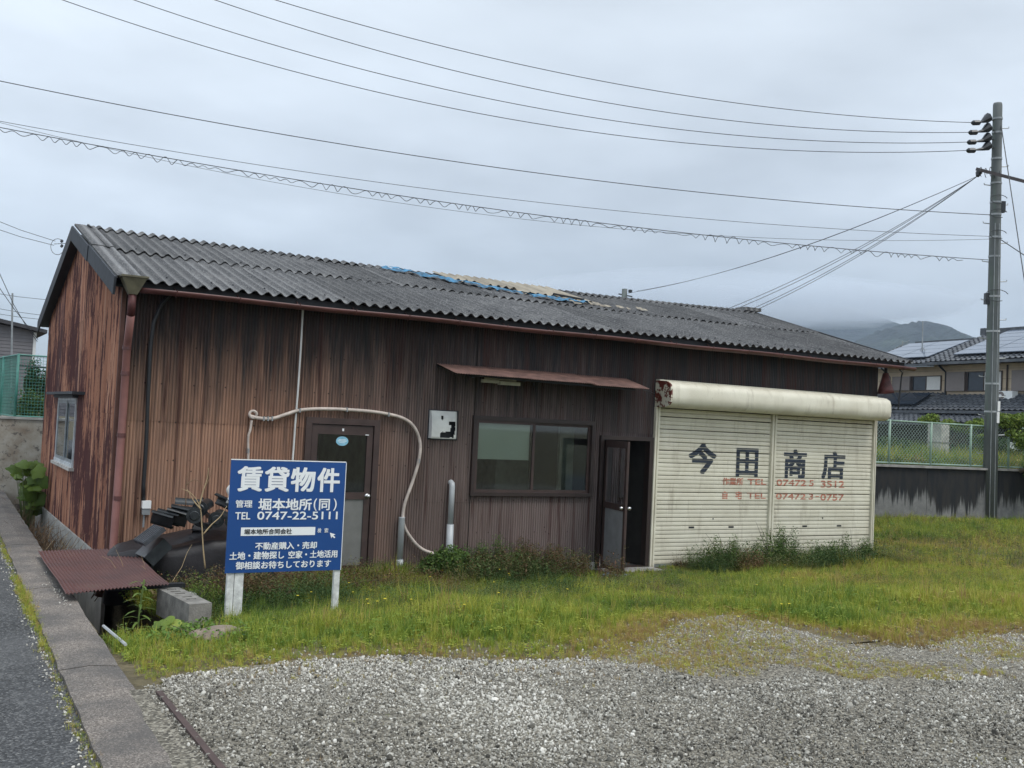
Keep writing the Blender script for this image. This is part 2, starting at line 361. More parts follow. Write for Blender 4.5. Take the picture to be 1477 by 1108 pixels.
b = NB('flaking_retaining_wall'); c = b.ramp(b.noise(2.2, 6, .65), [(.3, (.30, .24, .18)), (.5, (.46, .42, .35)), (.65, (.56, .54, .49))])
c = b.mix(b.ramp(b.noise(7, 6, .75), [(.55, 0.), (.62, .85)]), c, (.10, .09, .085)); b.col(c).rough(.9).bump(b.noise(14), .5); M['wall_flaky'] = b.mat
M['green_fence'] = simple('green_mesh_paint', (.06, .22, .18), .5, var=.2)
M['pale_fence'] = simple('pale_green_fence_paint', (.26, .37, .29), .5, var=.2)
M['wire_grey'] = simple('chain_link_wire', (.17, .23, .20), .55, var=.2)
M['pole'] = None
b = NB('concrete_pole'); c = b.ramp(b.noise(2.5, 5, .6, (1, 1, .3)), [(.3, (.085, .098, .100)), (.7, (.165, .18, .178))])
c = b.mix(b.ramp(b.noise(6, 4, .6, (1, 1, .1)), [(.56, 0.), (.68, .55)]), c, (.12, .17, .13)); b.col(c).rough(.8).bump(b.noise(20), .2); M['pole'] = b.mat
M['ceramic'] = simple('dark_insulator', (.018, .021, .026), .35)
M['cable'] = simple('grey_overhead_cable', (.05, .055, .06), .6, bump=0)
M['beige_wall'] = simple('beige_house_wall', (.46, .375, .275), .85, var=.08, scale=3)
M['taupe'] = simple('taupe_shutter_box', (.17, .15, .145), .6, var=.05)
M['dark_glass'] = simple('dark_blue_glass', (.03, .04, .055), .12, var=.1, bump=0)
M['solar'] = simple('solar_cell_glass', (.11, .14, .19), .14, var=.12, scale=2, bump=0)
M['solar'].node_tree.nodes['Principled BSDF'].inputs['Specular IOR Level'].default_value = .9
M['ac'] = simple('white_appliance', (.70, .72, .72), .45, var=.05)
M['grey_siding'] = simple('grey_clapboard', (.155, .150, .16), .7, var=.08)
M['dark_roof'] = simple('dark_roof_edge', (.045, .045, .05), .7)
def mountain():
    b = NB('forested_mountain'); c = b.ramp(b.noise(.012, 8, .62), [(.35, (.006, .012, .014)), (.55, (.014, .024, .020)), (.74, (.055, .08, .04))]); b.col(c).rough(1).bump(b.noise(.05, 6), 1., 12); return b.mat
M['mountain'] = mountain()
def leafmat(name, stops, rough=.55, trans=.25):
    b = NB(name); a = b.new('ShaderNodeAttribute', attribute_type='GEOMETRY', attribute_name='tone')
    c = b.ramp(a.outputs['Fac'], stops); b.col(c).rough(rough); b.b.inputs['Specular IOR Level'].default_value = .3
    t = b.new('ShaderNodeBsdfTranslucent'); b.link(c, t.inputs[0]); m = b.new('ShaderNodeMixShader'); m.inputs[0].default_value = trans
    b.link(b.b.outputs[0], m.inputs[1]); b.link(t.outputs[0], m.inputs[2]); b.link(m.outputs[0], b.n['Material Output'].inputs[0]); return b.mat
M['leaf'] = leafmat('green_leaves', [(0, (.028, .060, .014)), (.5, (.065, .125, .024)), (1, (.15, .215, .045))])
M['leaf_yellow'] = leafmat('yellow_green_leaves', [(0, (.06, .11, .018)), (.5, (.14, .21, .03)), (1, (.27, .33, .06))])
M['leaf_dark'] = leafmat('dark_green_leaves', [(0, (.012, .034, .010)), (.5, (.032, .070, .018)), (1, (.075, .13, .03))])
M['leaf_red'] = leafmat('reddish_dry_weeds', [(0, (.05, .06, .018)), (.35, (.085, .085, .03)), (.6, (.13, .070, .036)), (.8, (.17, .085, .045)), (1, (.13, .17, .045))])
M['leaf_lime'] = leafmat('lime_leaves', [(0, (.055, .13, .02)), (1, (.20, .32, .06))])
M['straw'] = simple('dry_straw', (.40, .30, .17), .8, bump=0)
M['straw_dark'] = simple('dry_brown_stalks', (.20, .13, .075), .8, bump=0)
def inst_attr(name, stops, rough, trans=0):
    b = NB(name); a = b.new('ShaderNodeAttribute', attribute_type='INSTANCER', attribute_name='tone')
    c = b.ramp(a.outputs['Fac'], stops); b.col(c).rough(rough); b.b.inputs['Specular IOR Level'].default_value = .3
    if trans:
        t = b.new('ShaderNodeBsdfTranslucent'); b.link(c, t.inputs[0]); m = b.new('ShaderNodeMixShader'); m.inputs[0].default_value = trans
        b.link(b.b.outputs[0], m.inputs[1]); b.link(t.outputs[0], m.inputs[2]); b.link(m.outputs[0], b.n['Material Output'].inputs[0])
    return b.mat
M['grass'] = inst_attr('lawn_grass', [(0, (.05, .11, .020)), (.25, (.13, .225, .034)), (.5, (.275, .34, .045)), (.72, (.44, .42, .068)), (.86, (.42, .32, .105)), (1, (.36, .235, .11))], .6, .3)
M['pebble'] = inst_attr('crushed_stone', [(0, (.055, .051, .042)), (.25, (.18, .170, .145)), (.5, (.34, .323, .28)), (.75, (.52, .50, .44)), (1, (.70, .675, .61))], .8)

# ------------------------------------------------------------ scatter (geometry nodes, one object)
def scatter(name, pts, scl, rot, tone, idx, protos, label, cat):
    n = len(pts); me = bpy.data.meshes.new(name); me.vertices.add(n); me.vertices.foreach_set('co', np.asarray(pts, np.float32).ravel())
    for an, ty, arr in (('scl', 'FLOAT', scl), ('tone', 'FLOAT', tone), ('idx', 'INT', idx)):
        a = me.attributes.new(an, ty, 'POINT'); a.data.foreach_set('value', np.asarray(arr, np.int32 if ty == 'INT' else np.float32))
    a = me.attributes.new('rot', 'FLOAT_VECTOR', 'POINT'); a.data.foreach_set('vector', np.asarray(rot, np.float32).ravel())
    me.update(); ob = bpy.data.objects.new(name, me); COL.objects.link(ob)
    pc = bpy.data.collections.new(name + '_sources')
    for k, (vs, fs, mat, smooth) in enumerate(protos):
        pm = bpy.data.meshes.new('%s_source_%02d' % (name, k)); pm.from_pydata(vs, [], fs); pm.materials.append(mat)
        if smooth: pm.polygons.foreach_set('use_smooth', [True]*len(pm.polygons))
        po = bpy.data.objects.new('%s_source_%02d' % (name, k), pm); pc.objects.link(po)
    g = bpy.data.node_groups.new(name + '_nodes', 'GeometryNodeTree')
    g.interface.new_socket('Geometry', in_out='INPUT', socket_type='NodeSocketGeometry'); g.interface.new_socket('Geometry', in_out='OUTPUT', socket_type='NodeSocketGeometry')
    gi = g.nodes.new('NodeGroupInput'); go = g.nodes.new('NodeGroupOutput'); ip = g.nodes.new('GeometryNodeInstanceOnPoints')
    ci = g.nodes.new('GeometryNodeCollectionInfo'); ci.inputs['Collection'].default_value = pc; ci.inputs['Separate Children'].default_value = True; ci.inputs['Reset Children'].default_value = True
    def na(nm, ty): q = g.nodes.new('GeometryNodeInputNamedAttribute'); q.data_type = ty; q.inputs[0].default_value = nm; return q.outputs['Attribute']
    e2r = g.nodes.new('FunctionNodeEulerToRotation'); L = g.links
    L.new(gi.outputs[0], ip.inputs['Points']); L.new(ci.outputs[0], ip.inputs['Instance']); ip.inputs['Pick Instance'].default_value = True
    L.new(na('idx', 'INT'), ip.inputs['Instance Index']); L.new(na('rot', 'FLOAT_VECTOR'), e2r.inputs[0]); L.new(e2r.outputs[0], ip.inputs['Rotation']); L.new(na('scl', 'FLOAT'), ip.inputs['Scale'])
    L.new(ip.outputs[0], go.inputs[0])
    md = ob.modifiers.new('scatter', 'NODES'); md.node_group = g
    ob['kind'] = 'stuff'; tag(ob, label, cat); return ob

# ------------------------------------------------------------ corrugated sheets
def corr(mb, P0, U, V, Nn, wU, lV, pitch, amp, t=.0012, seg=4, phase=0., topf=None, botf=None):
    """closed corrugated sheet: waves run across U, length along V, normal Nn"""
    P0, U, V, Nn = (np.array(q, float) for q in (P0, U, V, Nn)); n = max(2, int(round(wU / pitch * seg)))
    vs = []
    for i in range(n + 1):
        u = wU * i / n; h = amp * math.sin(2*PI*(u/pitch) + phase)
        b0 = botf(u) if botf else 0.; t0 = topf(u) if topf else lV
        for s in (t/2, -t/2):
            for v in (b0, t0): vs.append(P0 + U*u + V*v + Nn*(h + s))
    fs = []
    for i in range(n):
        a = 4*i; b = a + 4
        fs += [(a, b, b+1, a+1), (a+2, a+3, b+3, b+2), (a, a+2, b+2, b), (a+1, b+1, b+3, a+3)]
    fs += [(0, 1, 3, 2), (4*n, 4*n+2, 4*n+3, 4*n+1)]
    mb.add(vs, fs)

# ============================================================ TERRAIN
YB = 7.6; L = 12.89; RY = 3.75; ZE = 3.531; ZR = 4.700; OV = .357
SL = (ZR - ZE) / (RY + OV); PITCH = .038
def terr(x, y):
    if -.72 < x < .09 and -4.15 < y < 8.9: return -.55
    if y > 9.02 and x > -.55 and x < 14.2: return 1.70
    if x >= 14.2 and y > 6.45: return 1.42
    if x > 12.0 and y > 6.45: return 1.42
    if x > 60: return 0
    if -.95 < x <= -.71 and y < -4.15: return float(gh(y)) - .012
    if x <= -.72: return .33
    return float(gh(y)) - .012
xs = [-3000, -600, -100, -30, -8, -3, -1.5, -.96, -.94, -.75, -.72, -.719, -.3, 0, .089, .09, .5, 2, 4, 6, 8, 10, 12, 12.01, 14.19, 14.2, 18, 22, 27, 35, 50, 60, 100, 300, 800, 3000]
ys = [-300, -60, -25, -14, -10, -8] + [-7.5 + .5*i for i in range(7)] + [-4.151, -4.15] + [-4 + .5*i for i in range(8)] + [0, 2, 4, 6, 6.449, 6.45, 8, 8.9, 8.901, 9.02, 9.021, 12, 20, 40, 80, 160, 400, 1000, 3000]
xs = sorted(set(xs)); ys = sorted(set(ys)); mb = MB()
E_ = 1e-4
vs = [(x, y, terr(x + (E_ if x in (-.719, .09, 12.01, 14.2) else 0), y)) for y in ys for x in xs]; nx = len(xs)
mb.add(vs, [(j*nx+i, j*nx+i+1, (j+1)*nx+i+1, (j+1)*nx+i) for j in range(len(ys)-1) for i in range(nx-1)])
mb.build('ground', M['soil'], kind='structure')
# yard surface with small bumps: weedy soil near the shed, gravel near the camera
def inpoly(px, py, poly):
    px = np.asarray(px); py = np.asarray(py); ins = np.zeros(px.shape, bool); n = len(poly)
    for i in range(n):
        x0, y0 = poly[i]; x1, y1 = poly[(i+1) % n]
        c = ((y0 > py) != (y1 > py)) & (px < (x1-x0)*(py-y0)/(y1-y0+1e-12) + x0); ins ^= c
    return ins
gp_px = [(232, 985), (330, 962), (450, 955), (600, 952), (760, 958), (880, 948), (930, 925), (1000, 895), (1060, 888), (1130, 905), (1230, 930), (1330, 937), (1400, 917), (1477, 915)]
edge = [on_g(*p)[:2] for p in gp_px]
gravel_poly = [(-.95, -14), (-.92, -6.2), (-.6, -6.15)] + [tuple(e) for e in edge] + [(12., -8.2), (18, -14)]
patch_px = [(840, 950), (900, 915), (980, 880), (1060, 872), (1140, 885), (1240, 915), (1330, 922), (1400, 902), (1477, 900), (1477, 985), (1380, 972), (1260, 990), (1150, 968), (1040, 985), (940, 965)]
patch_poly = [tuple(on_g(*p)[:2]) for p in patch_px]
def vnoise(x, y, s, seed=0):   # smooth value noise, vectorised
    r = np.random.default_rng(seed + 11).random((64, 64)); X = np.asarray(x)*s; Y = np.asarray(y)*s
    xi = np.floor(X).astype(int); yi = np.floor(Y).astype(int); fx = X - xi; fy = Y - yi; fx = fx*fx*(3-2*fx); fy = fy*fy*(3-2*fy)
    g = lambda a, b: r[a % 64, b % 64]
    return (g(xi, yi)*(1-fx) + g(xi+1, yi)*fx)*(1-fy) + (g(xi, yi+1)*(1-fx) + g(xi+1, yi+1)*fx)*fy
def fbm(x, y, s, seed=0): return vnoise(x, y, s, seed)*.55 + vnoise(x, y, s*2.1, seed+1)*.28 + vnoise(x, y, s*4.3, seed+2)*.17
def yard_z(x, y): return gh(y) + .004 + .022*(fbm(x, y, .7, 5) - .5) * np.clip((-y)/1.5, 0, 1) * np.clip((np.asarray(x)+.75)/.8, .12, 1)
def sheet(name, x0, x1, y0, y1, step, mat, test=None, dz=0):
    X = np.arange(x0, x1 + 1e-6, step); Y = np.arange(y0, y1 + 1e-6, step); GX, GY = np.meshgrid(X, Y); Z = yard_z(GX, GY) + dz
    m_ = MB(); nx = len(X); cx = (GX[:-1, :-1] + step/2); cy = (GY[:-1, :-1] + step/2)
    ok = test(cx, cy) if test is not None else np.ones_like(cx, bool)
    fs = [(j*nx+i, j*nx+i+1, (j+1)*nx+i+1, (j+1)*nx+i) for j in range(len(Y)-1) for i in range(nx-1) if ok[j, i]]
    m_.v = [tuple(p) for p in np.stack([GX.ravel(), GY.ravel(), Z.ravel()], 1).tolist()]; m_.f = fs; m_.m = [0]*len(fs)
    return m_.build(name, mat, smooth=True, kind='structure')
sheet('yard_soil', .1, 12.8, -6.6, -.02, .1, M['soil'])
sheet('gravel_bed', -.92, 14, -13, -4.4, .1, M['gravel_bed'], lambda x, y: inpoly(x, y + .15*(fbm(x, y, 1.5, 9) - .5), gravel_poly), .005)
def road_f(u, v):
    y = -20 + 60*v; x = -9 + (9 - 1.02 - .018*(-y*.6)) * u
    return (x, y, .362 + .012*math.sin(u*3))
mb = MB(); mb.grid(lambda u, v: (-12 + (12 - 1.0)*u if u < 1 else -.93 - .0165*(2 - (-20+60*v))*1., -20 + 60*v, .362), 24, 60)
mb.build('road', M['asphalt'], kind='structure')
# kerb of long concrete slabs: parts of the setting
kerb = bpy.data.objects.new('kerb', None); COL.objects.link(kerb); kerb['kind'] = 'structure'
def kl(y): return -.99 + .0225*(y - 2.65)*.9
def kr(y): return -.62 + .021*(y - 2.65)
kys = [-12.6, -8.9, -5.55, -2.4, .8, 4.0, 7.2, 10.4]
for a, b_ in zip(kys[:-1], kys[1:]):
    mb = MB(); n = 8; top = []
    g_ = .012
    def kf(u, v, a=a, b_=b_):
        y = a + g_ + (b_ - a - 2*g_)*v; x = kl(y) + (kr(y) - kl(y))*u
        j = .008*(mnoise.noise(Vector((x*5, y*3, 2))))
        e = 0 if .05 < u < .95 else -.014
        return (x + (j*2 if u in (0., 1.) else 0), y, .40 + e + j*.6)
    us = [0., .05, .5, .95, 1.]; vs = []; nv = 16
    for j in range(nv+1):
        for u in us: vs.append(kf(u, j/nv))
    fs = [(j*5+i, j*5+i+1, (j+1)*5+i+1, (j+1)*5+i) for j in range(nv) for i in range(4)]
    base = len(vs)
    for j in range(nv+1):
        p0 = vs[j*5]; p1 = vs[j*5+4]; vs += [(p0[0], p0[1], -.55), (p1[0], p1[1], -.55)]
    for j in range(nv): fs += [(j*5, (j+1)*5, base+2*j+2, base+2*j), (j*5+4, base+2*j+1, base+2*j+3, (j+1)*5+4)]
    fs += [(0, base, base+1, 4, 3, 2, 1), (nv*5, nv*5+1, nv*5+2, nv*5+3, nv*5+4, base+2*nv+1, base+2*nv)]
    mb.add(vs, fs); mb.build('kerb_slab', M['kerb'], kerb)
mb = MB(); e0 = on_g(229, 1003); e1 = on_g(312, 1106); ed = (e1-e0)/np.linalg.norm(e1-e0); mb.bar(e0 + (0, 0, .012), e0 + ed*5.5 + (0, 0, .012), .035, .03); mb.build('steel_drain_edge', simple('rusty_angle_iron', (.07, .045, .04), .8), kerb)
# ditch side by the yard
mb = MB(); mb.box((.09, -4.3, -.6), (.20, -.02, .0)); mb.box((-.70, -4.32, -.6), (.2, -4.16, .25))
mb.build('drain_ditch', M['concrete'], kind='structure')

# ============================================================ THE SHED
shed = thing('storage_shed', 'long old rust-stained corrugated iron shed with grey wavy roof', 'shed')
OPEN = [(2.28, 3.30, -.2, 2.07), (4.71, 6.72, 1.10, 2.18), (6.87, 7.86, -.2, 2.0), (7.94, 12.83, -.2, 2.50)]
cols = [.0, .78, 1.6, 2.36, 3.16, 3.99, 4.72, 5.41, 6.1, 6.77, 7.55, 8.3, 9.07, 9.84, 10.6, 11.37, 12.13, 12.89]
def spans(lo, hi, cuts):
    out_ = [(lo, hi)]
    for a, b_ in cuts:
        nw = []
        for p, q in out_:
            if b_ <= p or a >= q: nw.append((p, q)); continue
            if a > p: nw.append((p, a))
            if b_ < q: nw.append((b_, q))
        out_ = nw
    return [s_ for s_ in out_ if s_[1] - s_[0] > .02]
ci = 0
for a, b_ in zip(cols[:-1], cols[1:]):
    zj = 1.93 if a < 3.9 else (.99 if a < 6.7 else 2.05)
    for (z0, z1) in ((.10, zj + .05), (zj, 3.50)):
        xc = sorted({a, b_} | {e for o in OPEN for e in o[:2] if a < e < b_}); low = z0 < .5
        for p, q in zip(xc[:-1], xc[1:]):
            if q - p < .015: continue
            cuts = [(o[2], o[3]) for o in OPEN if o[0] < (p+q)/2 < o[1]]
            for s0, s1 in spans(z0, z1, cuts):
                # the lap: upper sheets sit 4 mm proud, alternate columns 2 mm proud
                yy = -.012 - (0 if low else .005) - (.002 if ci % 2 else 0)
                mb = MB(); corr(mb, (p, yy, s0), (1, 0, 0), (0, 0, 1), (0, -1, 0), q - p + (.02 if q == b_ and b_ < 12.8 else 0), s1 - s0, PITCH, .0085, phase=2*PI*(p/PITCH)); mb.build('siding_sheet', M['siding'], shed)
    ci += 1
# gable siding
def zroof(y): return ZE + SL*(y + OV) if y < RY else ZR - SL*(y - RY)
gc = [.0, .76, 1.5, 2.28, 3.05, 3.8, 4.56, 5.3, 6.1, 6.86, 7.6]
GO = [(3.30, 5.42, 1.17, 2.19)]
for side_, X0, sg in (('l', -.012, -1), ('r', L + .012, 1)):
    for k, (a, b_) in enumerate(zip(gc[:-1], gc[1:])):
        for (z0, z1) in ((.28, 2.04), (2.0, 3.32), (3.30, 9)):
            xc = sorted({a, b_} | ({e for o in GO for e in o[:2] if a < e < b_} if sg < 0 else set()))
            for p, q in zip(xc[:-1], xc[1:]):
                cuts = [(o[2], o[3]) for o in GO if o[0] < (p+q)/2 < o[1]] if sg < 0 else []
                for s0, s1 in spans(z0, z1, cuts):
                    if s1 > 5: tf = lambda u, p=p, s0=s0: zroof(p + u) - .05 - s0; bf = None
                    elif s1 > 3.2: tf = lambda u, p=p, s0=s0, s1=s1: min(s1 - s0, zroof(p + u) - .05 - s0)
                    else: tf = None
                    if s1 > 5 and min(zroof(p), zroof(q)) - .05 < s0 + .01: continue
                    mb = MB(); corr(mb, (X0 + sg*(.005*(z0 > 1) + .004*(z0 > 3) + .002*(k % 2)), p, s0), (0, 1, 0), (0, 0, 1), (sg, 0, 0), q - p, s1 - s0, PITCH, .0085, topf=tf, phase=2*PI*p/PITCH); mb.build('gable_sheet', M['siding_gable'], shed)
mb = MB(); mb.box((-.035, -.035, .28), (.012, .005, 3.55)); mb.build('corner_trim', simple('rusty_corner_trim', (.12, .055, .04), .7), shed)
# lining boards and inside
mb = MB()
def lining(mb, cutlist, x0, x1, z0, z1, y0, y1):
    xc = sorted({x0, x1} | {e for o in cutlist for e in o[:2]})
    for p, q in zip(xc[:-1], xc[1:]):
        for s0, s1 in spans(z0, z1, [(o[2], o[3]) for o in cutlist if o[0] < (p+q)/2 < o[1]]): mb.box((p, y0, s0), (q, y1, s1))
lining(mb, OPEN, .02, L - .02, -.1, 3.5, .004, .05)
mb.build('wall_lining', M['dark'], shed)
mb = MB(); xc = sorted({.06, YB} | {e for o in GO for e in o[:2]})
for p, q in zip(xc[:-1], xc[1:]):
    for s0, s1 in spans(.2, 3.4, [(o[2], o[3]) for o in GO if o[0] < (p+q)/2 < o[1]]): mb.box((.004, p, s0), (.05, q, s1))
mb.box((L - .05, .06, 0), (L - .004, YB, 3.4)); mb.box((0.02, YB - .05, -.5), (L - .02, YB, 3.45))
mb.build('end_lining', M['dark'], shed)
mb = MB(); mb.box((.02, .06, -.08), (L - .02, YB - .06, -.005)); mb.build('floor_slab', M['concrete'], shed)
mb = MB(); mb.box((3.6, 3.1, 0), (6.8, 3.16, 2.6)); mb.box((3.6, .06, 0), (3.66, 3.1, 2.6)); mb.build('partition', M['int_wall'], shed)
mb = MB(); mb.box((7.86, .06, 0), (7.92, 5.5, 3.3)); mb.box((6.76, .06, 0), (6.80, 3.1, 2.6)); mb.build('dark_partition', M['dark'], shed)
mb = MB(); mb.box((3.6, .06, 2.62), (7.85, 3.1, 2.66)); mb.build('room_ceiling', M['int_wall'], shed)
# plinths
mb = MB(); mb.box((-.045, .0, -.55), (-.002, YB + .02, .29)); mb.build('gable_plinth', M['concrete_pale'], shed)
mb = MB()
for p, q in ((.0, 2.27), (3.31, 6.86)): mb.box((p, -.045, -.2), (q, -.002, .105))
mb.box((-.0, -.0, -.5), (.08, -.044, .1)) if 0 else None
mb.build('front_plinth', M['concrete_pale'], shed)
for q in (((6.85, -.42, -.1), (7.9, .02, .012)), ((2.25, -.25, -.1), (3.33, .02, .03))): MB().box(*q).build('door_step', M['concrete'], shed)
# roof sheets
nrm = np.array([0, -math.sin(math.atan(SL)), math.cos(math.atan(SL))]); sv = np.array([0, math.cos(math.atan(SL)), math.sin(math.atan(SL))])
nrmB = nrm * [1, -1, 1]; svB = sv * [1, -1, 1]; LS = (RY + OV) / math.cos(math.atan(SL)); RP = .1555
k = 0; x = .02; XR1 = 13.32
rowj = LS * .545
while x < XR1 - .1:
    w = min(.855, XR1 - x)
    for back in (0, 1):
        S, Nn, e0 = (sv, nrm, np.array((0, -OV, ZE))) if not back else (svB, nrmB, np.array((0, YB - .1 + OV + .1, ZE)))
        for row in (0, 1):
            j = random.uniform(-.006, .012); jl = random.uniform(-.03, .02)
            s0 = -.03 if row == 0 else rowj - .12; s1 = rowj if row == 0 else LS - .02
            tilt = .009
            P0 = e0 + np.array((x, 0, 0)) + S*(s0 + jl) + Nn*(.024 + .014*row + .006*(k % 2) + j)
            V = S*(s1 - s0) - Nn*tilt; V = V/np.linalg.norm(V)
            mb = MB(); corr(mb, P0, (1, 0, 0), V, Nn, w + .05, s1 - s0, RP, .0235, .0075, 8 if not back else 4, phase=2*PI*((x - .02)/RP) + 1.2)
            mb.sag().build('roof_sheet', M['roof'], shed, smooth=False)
    mb = MB()   # ridge cap: two short corrugated wings
    for S, Nn in ((sv, nrm), (svB, nrmB)):
        P0 = np.array((x, RY, ZR)) - S*.20 + Nn*.060
        corr(mb, P0, (1, 0, 0), S, Nn, w + .03, .215, RP, .0235, .008, 8, phase=2*PI*((x - .02)/RP) + 1.2)
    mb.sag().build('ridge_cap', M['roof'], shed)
    x += .855; k += 1
# bolts with washers
mb = MB()
for s_ in (.16, rowj + .05, LS - .35):
    xx = .42
    while xx < 13.2:
        p = np.array((xx, -OV, ZE)) + sv*s_ + nrm*.05; mb.tube([p, p + nrm*.018], [.016, .006], 6); xx += random.choice((.39, .52, .26))
mb.sag().build('roof_bolt', M['black_board'], shed, kind='stuff')
# verge pieces on the left gable
for a, b_, dz in ((-.02, rowj, .0), (rowj - .08, LS, .012)):
    mb = MB(); e0 = np.array((-.16, -OV, ZE)) + nrm*(.038 + dz)
    def vf(u, v, a=a, b_=b_):
        s_ = a + (b_ - a)*v; prof = [(0, -.015), (.0, .018), (.13, .020), (.17, .012), (.21, .006), (.24, .018), (.27, .026)]
        k_ = min(int(u*6 + 1e-6), 6); q = prof[k_]; return e0 + np.array((q[0], 0, 0)) + sv*s_ + nrm*q[1]
    mb.grid(vf, 6, 4); o = mb.build('verge_cap', M['roof'], shed)
    md = o.modifiers.new('thick', 'SOLIDIFY'); md.thickness = .008
for S, Nn, e0, ln in ((sv, nrm, np.array((-.175, -OV - .03, ZE)), LS*.56), (sv, nrm, np.array((-.185, -OV, ZE)) + sv*(LS*.56 - .07), LS*.44 + .07), (svB, nrmB, np.array((-.175, YB + OV + .03, ZE)), LS + .03)):
    mb = MB(); mb.obox(e0 + S*ln/2 - Nn*.075, (1, 0, 0), S, Nn, .012, ln/2, .105); mb.build('bargeboard', M['verge'] if S is sv else M['black_board'], shed)
mb = MB()
for S, Nn, e0 in ((sv, nrm, np.array((0., -OV, ZE))), (svB, nrmB, np.array((0., YB + OV, ZE)))):
    mb.obox(e0 + np.array((6.58, 0, 0)) + S*LS/2 - Nn*.085, (1, 0, 0), S, Nn, 6.72, LS/2 - .09, .012)
mb.build('roof_deck', M['black_board'], shed)
mb = MB(); mb.obox(np.array((13.36, RY, ZR)) - sv*LS/2 + nrm*.03, (1, 0, 0), sv, nrm, .03, LS/2, .03); mb.obox(np.array((13.36, RY, ZR)) - svB*LS/2 + nrmB*.03, (1, 0, 0), svB, nrmB, .03, LS/2, .03)
mb.build('end_verge', M['black_board'], shed)
mb = MB(); mb.box((13.0, RY - .16, ZR + .05), (13.45, RY + .16, ZR + .12)); mb.build('ridge_end_tile', M['roof'], shed)
# eave plank and gutter
mb = MB(); mb.box((.02, -.30, 3.45), (13.25, -.27, 3.54)); mb.box((.02, -.27, 3.475), (13.0, -.03, 3.49)); mb.build('eave_board', M['black_board'], shed)
mb = MB()
def gut(u, v):
    a = PI + PI*v; xx = .10 + 13.28*u; return (xx, -.40 + .055*math.cos(a), 3.455 - .0*xx + .055*math.sin(a) + .006*math.sin(xx*2.1))
mb.grid(gut, 60, 8); o = mb.build('gutter', M['gutter'], shed, smooth=True); md = o.modifiers.new('t', 'SOLIDIFY'); md.thickness = .004
for i in range(18):
    mb = MB(); xx = .5 + i*.74; mb.tube([(xx, -.30, 3.50), (xx, -.345, 3.475), (xx, -.36, 3.41), (xx, -.40, 3.392), (xx, -.445, 3.41), (xx, -.462, 3.465)], .006, 5); mb.build('gutter_bracket', M['gutter'], shed)
mb = MB()
z0, z1 = 3.37, 3.56
mb.add([(-.03, -.46, z0), (.06, -.46, z0), (.06, -.36, z0), (-.03, -.36, z0), (-.12, -.52, z1), (.15, -.52, z1), (.15, -.30, z1), (-.12, -.30, z1)], [(0,3,2,1),(0,1,5,4),(1,2,6,5),(2,3,7,6),(3,0,4,7)])
mb.box((-.135, -.535, z1), (.165, -.285, z1 + .02)); mb.build('rain_hopper', M['hopper'], shed)
mb = MB(); mb.tube([(.015, -.41, 3.37), (.015, -.41, 3.24), (.02, -.36, 3.14)], .045, 12); mb.build('downpipe_neck', M['pipe_red'], shed, smooth=True)
mb = MB(); mb.tube([(.02, -.36, 3.14), (.04, -.16, 2.86), (.045, -.10, 2.78), (.045, -.10, 2.0), (.03, -.10, .25), (-.05, -.12, .1), (-.1, -.12, -.1)], .045, 12)
dp = mb.build('downpipe', M['pipe_brown'], shed, smooth=True)
for z in (2.75, 2.45, 1.73, 1.0):
    mb = MB(); mb.tube([(.043, -.10, z), (.043, -.10, z + .05)], .051, 12); mb.box((-.0, -.1, z + .015), (.09, -.0, z + .03)); mb.build('pipe_clamp', M['gutter'], dp)
# right-hand hopper at the far corner
mb = MB(); mb.tube([(12.98, -.12, 3.34), (12.98, -.12, 3.22), (12.99, -.12, 3.05), (13.0, -.12, 2.98)], [.05, .08, .13, .15], 14); mb.build('red_rain_hopper', M['pipe_red'], shed, smooth=True)
mb = MB(); mb.tube([(13.05, -.36, 3.40), (13.20, -.30, 3.36), (13.24, -.25, 3.30), (13.24, -.2, 2.7)], .014, 6); mb.tube([(12.98, -.12, 3.5), (12.98, -.12, 3.3)], .03, 8); mb.build('black_bracket', M['black_cable'], shed)
# loose pale sheets and blue tarp on the roof
def roofpt(x, s_, h=0.): return np.array((x, -OV, ZE)) + sv*s_ + nrm*h
for i, (x0, s0) in enumerate(((5.75, 3.62), (6.3, 3.30), (6.95, 2.98), (7.5, 2.72))):
    mb = MB(); jj = random.uniform(-.01, .01)
    corr(mb, roofpt(x0, s0, .092 + .008*(i % 2) + jj), (1, 0, 0), sv, nrm, .66, LS - s0 - .05 + random.uniform(-.05, .12), RP, .0235, .004, 8, phase=2*PI*((x0 - .02)/RP) + 1.2)
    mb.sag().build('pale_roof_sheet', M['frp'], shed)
tpts = [(4.75, 4.0), (5.0, 3.78), (5.35, 3.58), (5.7, 3.38), (6.05, 3.18), (6.45, 2.95), (6.9, 2.72), (7.4, 2.55), (7.9, 2.52)]
mb = MB()
def tf_(u, v):
    t = u*(len(tpts)-1); i = min(int(t), len(tpts)-2); q = t - i; a = np.array(tpts[i]); c_ = np.array(tpts[i+1]); p = a + (c_-a)*q
    wd = max(.04, .17 + .34*mnoise.noise(Vector((u*8, 3, 0)))); s_ = p[1] + (v-.5)*wd; xx = p[0] + (v-.5)*.30
    edge_ = .07*mnoise.noise(Vector((u*22, v*2, 8))); s_ += edge_; h = .098 + .035*mnoise.noise(Vector((xx*6, s_*9, 1))) + .02*mnoise.noise(Vector((xx*16, s_*20, 4))) + .03*(1-abs(2*v-1))
    return roofpt(xx, s_, h)
mb.grid(tf_, 90, 12); mb.f = [f for i_, f in enumerate(mb.f) if mnoise.noise(Vector(((i_ % 90)*.16, (i_//90)*.35, 6))) < .22]; mb.m = mb.m[:len(mb.f)]; mb.sag().build('blue_tarp', M['tarp_blue'], shed, smooth=False)
mb = MB()
